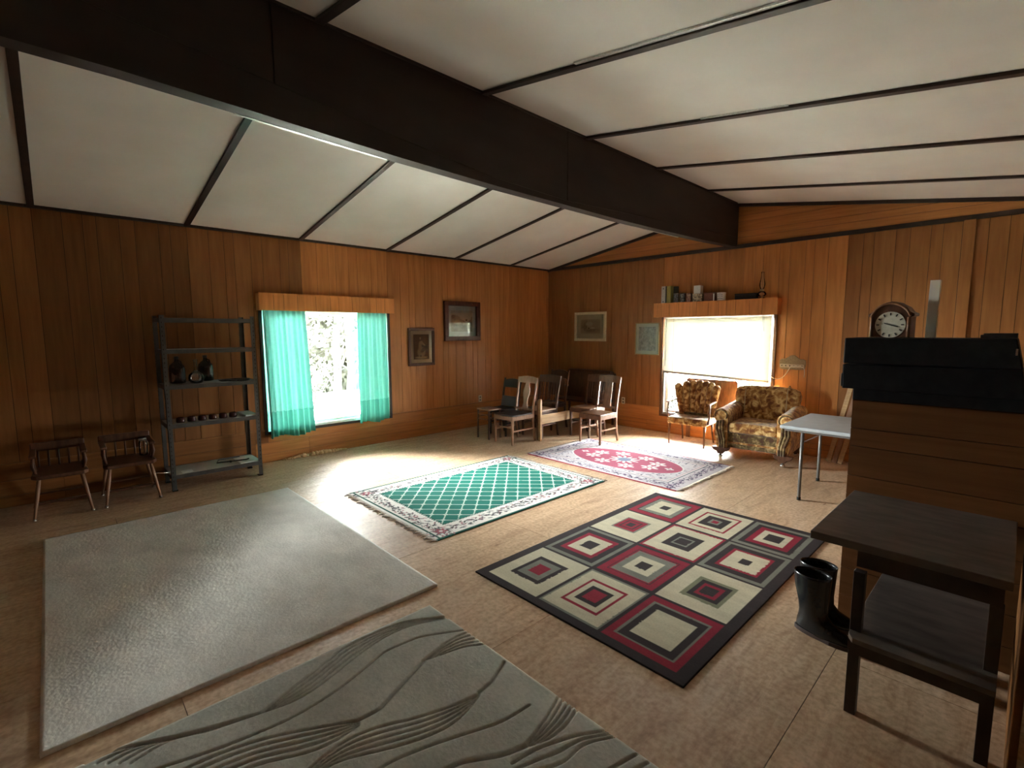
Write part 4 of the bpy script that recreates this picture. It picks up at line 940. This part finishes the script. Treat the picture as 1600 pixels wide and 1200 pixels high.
# ------------------------------------------------------------------ small barrel-back chair
sc_ = thing('channel_back_chair', 'small channel-back chair in gold brown velvet with thin wooden arms, by the window', 'chair', (3.20, -.43, 0), .09)
def cush(P, name, mat, parent, **k): return P.build(name, mat, parent, **k)
MB().box(-.28, .28, -.24, .20, .30, .40).build('seat', 'velvet', sc_, bevel=.03, seg=4)
nch = 7
for i in range(nch):
    u0 = (i-(nch-1)/2)/((nch-1)/2); a = u0*.5
    xb, xt = u0*.20, u0*.28; yb, yt = .19-.05*abs(u0)**2, .25-.11*abs(u0)**2
    hgt = .90-.05*abs(u0)**2.2
    P = [Vector((xb, yb, .36)), Vector((xb+(xt-xb)*.4, yb+(yt-yb)*.4, .56)), Vector((xt*.97, yt, .78)), Vector((xt, yt+.01, hgt-.03)), Vector((xt, yt+.02, hgt))]
    MB().tube(P, [.045, .052, .058, .054, .030], 12).build('back_channel', 'velvet', sc_)
M = MB()
P = [(.28*math.cos(a)*1.08, .12+.15*math.sin(a)) for a in np.linspace(0, math.pi, 11)]
M.prism([(x, y) for x, y in P], (0, 0, .40), (1, 0, 0), (0, 1, 0), (.0, .0, .03))
M.build('back_shell', 'velvet_dark', sc_)
for sx in (-1, 1):
    MB().tube([(sx*.25, -.20, 0), (sx*.255, -.205, .12), (sx*.25, -.20, .30)], [.010, .014, .020], 10).build('leg', 'brown_wood', sc_)
    MB().tube([(sx*.23, .25, 0), (sx*.22, .20, .15), (sx*.22, .17, .31)], [.010, .014, .020], 10).build('leg', 'brown_wood', sc_)
    ar = MB().tube([(sx*.285, -.17, .33), (sx*.30, -.16, .46), (sx*.295, -.15, .60)], [.013, .010, .013], 8).build('arm_post', 'brown_wood', sc_)
    MB().bar((sx*.295, -.20, .61), (sx*.285, .16, .625), .042, .02, .03, .02, side=(1, 0, 0)).build('armrest', 'mid_brown_wood', sc_, bevel=.006)
# brown headboard leaning in the window
tag(MB().prism([(2.90, .43), (3.67, .43), (3.67, .89), (3.65, .915), (2.93, .915), (2.90, .89)], (0, -.052, 0), (1, 0, 0), (0, 0, 1), (0, .02, 0)).prism([(2.92, 0), (2.98, 0), (2.98, .43), (2.92, .43)], (0, -.052, 0), (1, 0, 0), (0, 0, 1), (0, .02, 0)).prism([(3.59, 0), (3.65, 0), (3.65, .43), (3.59, .43)], (0, -.052, 0), (1, 0, 0), (0, 0, 1), (0, .02, 0)).build('headboard', 'brown_wood', bevel=.003), 'brown wooden headboard standing in front of the window behind the small velvet chair', 'headboard')

# ------------------------------------------------------------------ club armchair
ac = thing('club_armchair', 'large rolled-arm club chair in brown and gold floral velvet on ball casters', 'armchair', (4.16, -.50, 0), .09)
hw = .45
# base front, seat cushion
MB().box(-.30, .30, -.36, .32, .14, .335).build('base', 'velvet_dark', ac, bevel=.02, seg=3)
MB().box(-.285, .285, -.385, .20, .338, .47).build('seat_cushion', 'velvet', ac, bevel=.035, seg=4)
MB().box(-.28, .28, -.372, -.360, .20, .225).build('welt', 'velvet', ac, bevel=.004)
def arm(sx):
    prof = []
    # outline in (x,z), outer positive
    for a in np.linspace(-.7, math.pi+.25, 14): prof.append((.085+.095*math.cos(a), .555+.085*math.sin(a)))
    prof = [(.12, .13), (.155, .30), (.13, .45)]+prof+[(.0, .40), (.0, .13)]
    vs = []; fs = []; st = [(-.40, 0.0, 0.), (-.395, .0, 0.), (-.1, .0, .01), (.2, .0, .03), (.34, -.0, .03)]
    nP = len(prof)
    for y, ins, dz in st: vs += [(sx*(.285+x), y, z+(dz if z > .4 else 0)) for x, z in prof]
    for i in range(len(st)-1):
        for k in range(nP): fs.append((i*nP+k, i*nP+(k+1) % nP, (i+1)*nP+(k+1) % nP, (i+1)*nP+k))
    fs += [tuple(range(nP)), tuple((len(st)-1)*nP+k for k in range(nP))]
    a = MB().add(vs, fs, True).build('arm', 'velvet', ac, bevel=.012, seg=3)
    # fluted front panel with wooden bracket
    for k in range(3):
        x = .035+.035*k
        MB().tube([(sx*(.285+x+.02), -.405, .50-.01*k), (sx*(.285+x+.025), -.412, .38), (sx*(.285+x*.8), -.41, .24), (sx*(.285+x*.8), -.405, .135)], [.016, .018, .016, .013], 8).build('front_flute', 'velvet_dark', a)
    w = MB().tube([(sx*(.285+.085+.075*math.cos(q)), -.402, .555+.068*math.sin(q)) for q in np.linspace(-.4, math.pi+.6, 16)], .007, 6).build('arm_welt', 'velvet_dark', a)
    br = MB().prism([(-.11, .14), (.11, .14), (.09, .10), (.045, .085), (.03, .055), (-.03, .055), (-.045, .085), (-.09, .10)], (sx*.36, -.415, 0), (1, 0, 0), (0, 0, 1), (0, .07, 0)).build('bracket_foot', 'dark_brown_wood', ac, bevel=.006)
    MB().lathe([(.012, .055), (.012, .04), (.022, .036), (.030, .022), (.022, .006), (.008, 0)][::-1], (sx*.36, -.385, 0), 14).build('ball_caster', 'chrome', br)
    b2 = MB().prism([(-.04, .14), (.04, .14), (.03, .05), (-.03, .05)], (sx*.36, .27, 0), (1, 0, 0), (0, 0, 1), (0, .06, 0)).build('rear_foot', 'dark_brown_wood', ac, bevel=.005)
    MB().lathe([(.008, 0), (.022, .006), (.030, .022), (.022, .036), (.012, .05)], (sx*.36, .30, 0), 14).build('ball_caster', 'chrome', b2)
for sx in (-1, 1): arm(sx)
# back: leaning padded form rounded at top, wider than the seat
vs = []; fs = []; prof = []
for y, z in [(.12, .40), (.155, .55), (.175, .68), (.18, .78), (.20, .85), (.245, .895), (.30, .90), (.345, .87), (.36, .80), (.35, .60), (.345, .14), (.25, .14)]: prof.append((y, z))
xsn = np.linspace(-1, 1, 13)
for u in xsn:
    k = abs(u)**4
    for y, z in prof:
        X_ = u*(.315+.10*min(max((z-.45)/.3, 0), 1))
        vs.append((X_, y+.03*k*(1 if y < .22 else -.6), z-.05*k*(z > .75)))
nP = len(prof)
for i in range(12):
    for k in range(nP): fs.append((i*nP+k, i*nP+(k+1) % nP, (i+1)*nP+(k+1) % nP, (i+1)*nP+k))
fs += [tuple(range(nP)), tuple(12*nP+k for k in range(nP))]
bk_ = MB().add(vs, fs, True).build('backrest', 'velvet', ac, sub=1)
for sx in (-1, 1):
    MB().tube([(sx*.25, y-.012 if y < .2 else y, z+(.012 if z > .8 else 0)) for y, z in prof[:8]], .0065, 6).build('back_piping', 'piping', bk_)

# ------------------------------------------------------------------ folding table
ft = thing('folding_table', 'light grey folding table with thin steel legs beside the armchair', 'table', (0, 0, 0))
MB().box(4.865, 5.76, -2.03, -1.06, .685, .72).build('tabletop', 'table_grey', ft, bevel=.012, seg=3)
MB().box(4.90, 5.73, -2.0, -1.09, .665, .685).build('apron', 'leg_grey', ft)
for x, y in ((5.05, -1.965), (5.0, -1.15), (5.66, -1.97), (5.66, -1.13)):
    l = MB().tube([(x, y, .012), (x, y, .67)], .015, 12).build('leg', 'leg_grey', ft); MB().lathe([(.018, 0), (.018, .03)], (x, y, 0), 12).build('foot_cap', 'rubber', l)
for y in (-1.965, -1.14): MB().bar((5.03, y, .55), (5.2, y, .665), .012, .006).build('brace', 'leg_grey', ft)
# leaning boards
for i, (x, lb) in enumerate(((4.86, 'narrow pale board leaning on the far wall, leftmost of three'), (4.925, 'narrow pale board leaning on the far wall, middle of three'), (4.985, 'narrow pale board leaning on the far wall, nearest the partition'))):
    o = MB().bar((x, -.17-.01*i, .004), (x+.20, -.028, 1.18-.05*i), .05, .018, side=(1, 0, 0)).build('leaning_board', 'pale_oak' if i != 1 else 'mid_brown_wood', bevel=.002)
    tag(o, lb, 'board')

# ------------------------------------------------------------------ partition with dark chest on it
PY = -3.93
pt_ = MB().box(5.83, 7.9, PY+.008, PY+.40, 0, 1.245).build('wall_partition', 'groove', kind='structure')
zs = [0, .13, .29, .45, .56, .72, .828, .994, 1.093, 1.25]
for z0, z1 in zip(zs[:-1], zs[1:]):
    MB().box(5.822, 7.9, PY, PY+.008, z0+.002, z1-.002).build('partition_board', 'partition_wood', pt_)
MB().box(5.822, 5.83, PY+.008, PY+.40, 0, 1.247).build('end_board', 'partition_wood', pt_)
MB().box(5.822, 7.9, PY, PY+.40, 1.2451, 1.25).build('top_board', 'partition_wood', pt_)
bb = thing('black_chest', 'long black chest with a lid seam resting on the planked partition', 'chest', (0, 0, 1.2505))
MB().box(5.822, 6.50, PY-.012, PY+.36, 0, .062).build('base_moulding', 'black_trunk', bb, bevel=.004)
MB().prism([(5.772, .06), (6.470, .06), (6.455, .192), (5.768, .192)], (0, PY-.02, 0), (1, 0, 0), (0, 0, 1), (0, .39, 0)).build('chest_body', 'black_trunk', bb, bevel=.004)
MB().prism([(5.768, .198), (6.455, .198), (6.427, .335), (5.770, .335)], (0, PY-.022, 0), (1, 0, 0), (0, 0, 1), (0, .395, 0)).build('lid', 'black_trunk', bb, bevel=.006)
MB().box(6.425, 6.433, PY-.028, PY-.020, .26, .29).build('latch', 'chrome', bb, bevel=.001)
MB().box(5.762, 5.768, PY-.018, PY+.04, .07, .14).build('handle', 'leg_grey', bb, bevel=.001)
# clock
ck = thing('mantel_clock', 'carved dark wood mantel clock with a round white dial on the black chest', 'clock', (5.935, -3.70, 1.5865), -.12)
ck.scale = (.9, .9, .93)
out = [(-.10, 0), (.10, 0), (.10, .12), (.115, .125), (.115, .14), (.095, .15), (.075, .178), (.05, .192), (.03, .205), (0, .212), (-.03, .205), (-.05, .192), (-.075, .178), (-.095, .15), (-.115, .14), (-.115, .125), (-.10, .12)]
MB().prism(out, (0, -.045, 0), (1, 0, 0), (0, 0, 1), (0, .10, 0)).build('case', 'dark_brown_wood', ck, bevel=.003)
MB().tube([(.105*math.cos(a), -.048, .085+.115*math.sin(a)) for a in np.linspace(.35, math.pi-.35, 14)], .008, 6).build('crest_moulding', 'brown_wood', ck)
dl_ = MB().prism([(.077*math.cos(a), .075+.077*math.sin(a)) for a in np.linspace(0, 2*math.pi, 33)[:-1]], (0, -.0475, 0), (1, 0, 0), (0, 0, 1), (0, .003, 0)).build('dial', 'dial', ck)
for i in range(12):
    a = i*math.pi/6; MB().bar((.055*math.sin(a), -.0485, .075+.055*math.cos(a)), (.070*math.sin(a), -.0485, .075+.070*math.cos(a)), .007, .0015, side=(math.cos(a), 0, -math.sin(a))).build('hour_mark', 'book_black', dl_)
MB().bar((0, -.0495, .075), (.042, -.0495, .063), .006, .001, side=(.3, 0, 1)).build('hour_hand', 'book_black', dl_)
MB().bar((0, -.050, .075), (-.03, -.050, .085), .005, .001, side=(.3, 0, 1)).build('minute_hand', 'book_black', dl_)
for sx in (-1, 1): MB().tube([(sx*.093, -.052, .004), (sx*.093, -.052, .118)], .009, 8).build('side_column', 'brown_wood', ck)
o = MB().bar((0, 0, 0), (.004, .0, .30), .042, .05, .042, .05, side=(1, 0, 0)).build('white_post', 'white_paint', bevel=.001, loc=(6.10, -3.70, 1.5865)); tag(o, 'white wooden post end standing upright right of the clock', 'post')
o = MB().box(6.30, 6.425, -3.85, -3.62, 1.5865, 1.603).box(6.31, 6.425, -3.84, -3.63, 1.6035, 1.61).build('flat_case', 'book_black', bevel=.002); tag(o, 'thin dark flat case lying at the right end of the black chest', 'case')

# ------------------------------------------------------------------ dark work table
wt = thing('work_table', 'dark two-tier work table in front of the planked partition', 'table', (0, 0, 0))
MB().box(5.862, 6.49, -4.735, -3.945, .715, .75).build('tabletop', 'worktop_dark', wt, bevel=.003)
MB().box(6.03, 6.47, -4.69, -3.99, .63, .715).build('apron', 'worktable_wood', wt)
for x, y in ((6.052, -4.76), (6.052, -4.03), (6.455, -4.70), (6.455, -4.03)):
    MB().bar((x, y if y > -4.7 else y+.03, 0), (x, y if y > -4.7 else y+.03, .63), .04, .04).build('leg', 'worktable_wood', wt, bevel=.002)
MB().prism([(6.03, -4.42), (6.035, -4.78), (6.055, -4.815), (6.475, -4.815), (6.475, -4.05), (6.03, -4.05)], (0, 0, .352), (1, 0, 0), (0, 1, 0), (0, 0, .022)).build('lower_shelf', 'worktop_dark', wt, bevel=.002)
MB().box(6.06, 6.47, -4.80, -4.78, .30, .352).box(6.035, 6.06, -4.78, -4.06, .30, .352).build('shelf_rail', 'worktable_wood', wt)
o = MB().box(6.516, 6.54, -4.86, -4.1, 0, .93).build('upright_board', 'partition_wood', bevel=.003); tag(o, 'brown upright board at the right end of the dark work table', 'board')
# rubber boots
def boot(label, x, y, rz):
    t = thing('rubber_boot', label, 'boot', (x, y, 0), rz, 'rubber boots beside the work table')
    secs = [  # z, cx, rx(front-back), ry
        (.335, -.015, .088, .066), (.333, -.015, .092, .070), (.320, -.015, .090, .069), (.25, -.013, .084, .064), (.17, -.005, .072, .056), (.12, .0, .070, .050), (.09, .012, .085, .048), (.06, .045, .125, .047), (.035, .06, .142, .048), (.018, .06, .145, .048)]
    vs = []; fs = []; n = 24
    inner = [(.20, -.01, .070, .054), (.32, -.015, .084, .063)]
    allr = inner+secs
    for z_, cx_, rx, ry in allr: vs += [(cx_+rx*math.cos(2*math.pi*k/n), ry*math.sin(2*math.pi*k/n)*(1-.15*max(0, -math.cos(2*math.pi*k/n))), z_) for k in range(n)]
    for i in range(len(allr)-1):
        for k in range(n): k2 = (k+1) % n; fs.append((i*n+k, i*n+k2, (i+1)*n+k2, (i+1)*n+k))
    fs += [tuple(range(n)), tuple((len(allr)-1)*n+k for k in range(n))]
    MB().add(vs, fs, True).build('boot_shaft', 'rubber', t)
    MB().prism([(.06+.15*math.cos(a), .052*math.sin(a)*(1 if math.cos(a) > 0 else .9)) for a in np.linspace(0, 2*math.pi, 25)[:-1]], (0, 0, .0), (1, 0, 0), (0, 1, 0), (0, 0, .022)).build('sole', 'sole_rubber', t, bevel=.003)
    return t
b1 = boot('black rubber boot nearest the camera, beside the dark work table', 5.775, -4.235, -.12)
b2 = copy_thing(b1, 'black rubber boot standing behind the other one, against the partition', (5.765, -4.085, 0), .05)

# ------------------------------------------------------------------ things on the window valance shelf (top z = 2.053)
VZ = 2.0535
def bookb(name, label, x0, x1, h, d, mat, cat='book', y=-.125, z=VZ, pages=True):
    t = thing(name, label, cat, ((x0+x1)/2, y, z)); w_ = (x1-x0)/2
    M = MB(); M.box(-w_, -w_+.003, 0, d, 0, h).box(w_-.003, w_, 0, d, 0, h).box(-w_+.003, w_-.003, 0, .003, 0, h); M.build('cover', mat, t)
    MB().box(-w_+.0035, w_-.0035, .0035, d-.003, .003, h-.003).build('pages', 'paper_white', t); return t
t = bookb('ring_binder', 'pale grey ring binder at the left end of the valance shelf', 2.478, 2.543, .262, .11, 'book_grey', 'binder')
for z in (.025, .225): MB().prism([(.009*math.cos(a), z+.009*math.sin(a)) for a in np.linspace(0, 6.28, 13)[:-1]], (0, -.001, 0), (1, 0, 0), (0, 0, 1), (0, .001, 0)).build('finger_hole', 'hole_dark', t)
bookb('hardback_book', 'thin black book between the grey binder and the yellow one', 2.546, 2.564, .26, .11, 'book_black')
bookb('hardback_book', 'yellow green book on the valance shelf', 2.567, 2.632, .262, .11, 'book_yellow')
bookb('hardback_book', 'dark brown book leaning right behind the pale-lidded tin', 2.636, 2.70, .255, .04, 'book_black', y=-.045)
def tin(name, label, x0, x1, h, mat, cat='tin', lid=None, rnd=True, y=-.085, z=VZ, d=None):
    t = thing(name, label, cat, ((x0+x1)/2, y, z)); w_ = (x1-x0)/2
    if rnd:
        MB().lathe([(w_-.003, 0), (w_-.002, .002), (w_-.002, h-.012), (w_-.003, h-.01)], n=22).build('tin_body', mat, t)
        MB().lathe([(w_, h-.014), (w_, h-.002), (w_-.004, h)], n=22).build('lid', lid or mat, t)
    else:
        d = d or w_; MB().box(-w_, w_, -d, d, 0, h-.02).build('box_body', mat, t, bevel=.004); MB().box(-w_-.001, w_+.001, -d-.001, d+.001, h-.0198, h).build('lid', lid or mat, t, bevel=.003)
    return t
tin('storage_tin', 'dark round tin with a pale lid, first tin right of the books', 2.665, 2.745, .145, 'tin_dark', lid='book_grey', y=-.09)
tin('storage_tin', 'dark mottled round tin, second tin from the books', 2.765, 2.855, .14, 'tin_dark')
tin('storage_tin', 'small pink brown square tin left of the white cube', 2.885, 2.955, .135, 'tin_pink', rnd=False, d=.035)
tin('storage_tin', 'flowered square tin under the white cube box', 2.985, 3.135, .118, 'tin_floral', rnd=False, d=.045)
o = MB().box(-.052, .052, -.045, .045, 0, .118).build('cube_box', 'paper_white', bevel=.003, loc=(3.055, -.085, VZ+.1195)); tag(o, 'white cube box stacked on the flowered tin', 'box')
b = tin('cardboard_box', 'reddish brown box with a pale edge, right of the white cube', 3.16, 3.315, .128, 'box_brown', 'box', rnd=False, d=.04)
MB().box(.062, .0765, -.0412, -.0402, .004, .105).build('label_strip', 'paper_white', b)
t = tin('white_tin', 'white round tin with dark markings at the right of the tins', 3.335, 3.455, .118, 'paper_white', lid='paper_white', y=-.075)
for z in (.03, .06, .085): MB().tube([(.0595*math.cos(a), .0595*math.sin(a), z+.008*math.sin(a*3)) for a in np.linspace(-2.4, -.9, 8)], .003, 5).build('printed_mark', 'tin_dark', t)
tin('flat_box', 'flat dark box on the right part of the valance shelf', 3.60, 3.88, .085, 'book_black', 'box', rnd=False, d=.05, y=-.07)
lp = thing('oil_lamp', 'glass oil lamp with a tall clear chimney at the right end of the valance shelf', 'lamp', (3.94, -.07, VZ))
MB().lathe([(.045, 0), (.048, .008), (.02, .02), (.02, .03), (.05, .05), (.055, .07), (.04, .095), (.02, .102)], n=20).build('oil_font', 'lamp_glass', lp)
MB().lathe([(.022, .1025), (.028, .11), (.028, .125), (.022, .13)], n=16).build('burner', 'brass_frame', lp)
MB().lathe([(.020, .131), (.025, .14), (.037, .18), (.036, .21), (.025, .26), (.019, .31), (.020, .36)], n=20).build('chimney', 'lamp_glass', lp)
# key rack plaque and cord
kr_ = thing('key_rack', 'carved wooden key rack with six holes on the wall right of the window', 'rack', (4.345, 0, 1.13))
o1 = [(-.15, 0), (-.13, -.012), (-.05, -.018), (0, -.01), (.05, -.018), (.13, -.012), (.15, 0), (.158, .06), (.155, .11), (.13, .125), (.09, .125), (.06, .145), (.03, .168), (0, .176), (-.03, .168), (-.06, .145), (-.09, .125), (-.13, .125), (-.155, .11), (-.158, .06)]
MB().prism(o1, (0, -.016, 0), (1, 0, 0), (0, 0, 1), (0, .015, 0)).build('backboard', 'plaque', kr_, bevel=.003)
br = MB().box(-.145, .145, -.032, -.0165, .012, .058).build('peg_strip', 'cream_frame', kr_, bevel=.003)
for i in range(6): x = -.12+.048*i; MB().prism([(x+.008*math.cos(a), .036+.008*math.sin(a)) for a in np.linspace(0, 6.28, 13)[:-1]], (0, -.0335, 0), (1, 0, 0), (0, 0, 1), (0, .001, 0)).build('peg_hole', 'hole_dark', br)
cp = [(4.075, -.035, 1.03), (4.12, -.03, .985), (4.18, -.025, .975), (4.24, -.025, 1.0), (4.29, -.025, 1.07), (4.32, -.03, 1.14), (4.345, -.036, 1.165), (4.40, -.036, 1.163), (4.46, -.036, 1.165), (4.492, -.036, 1.15), (4.50, -.03, 1.09), (4.495, -.025, 1.02)]
q = []
for i in range(len(cp)-1):
    for k in range(4): q.append(Vector(cp[i]).lerp(Vector(cp[i+1]), k/4))
q.append(Vector(cp[-1]))
for _ in range(6): q = [q[0]]+[(q[i-1]+q[i]*2+q[i+1])/4 for i in range(1, len(q)-1)]+[q[-1]]
tag(MB().tube(q, .005, 6).build('blind_cord', 'cord_white'), 'pale cord looping from the blind to the key rack and hanging down its right side', 'cord')
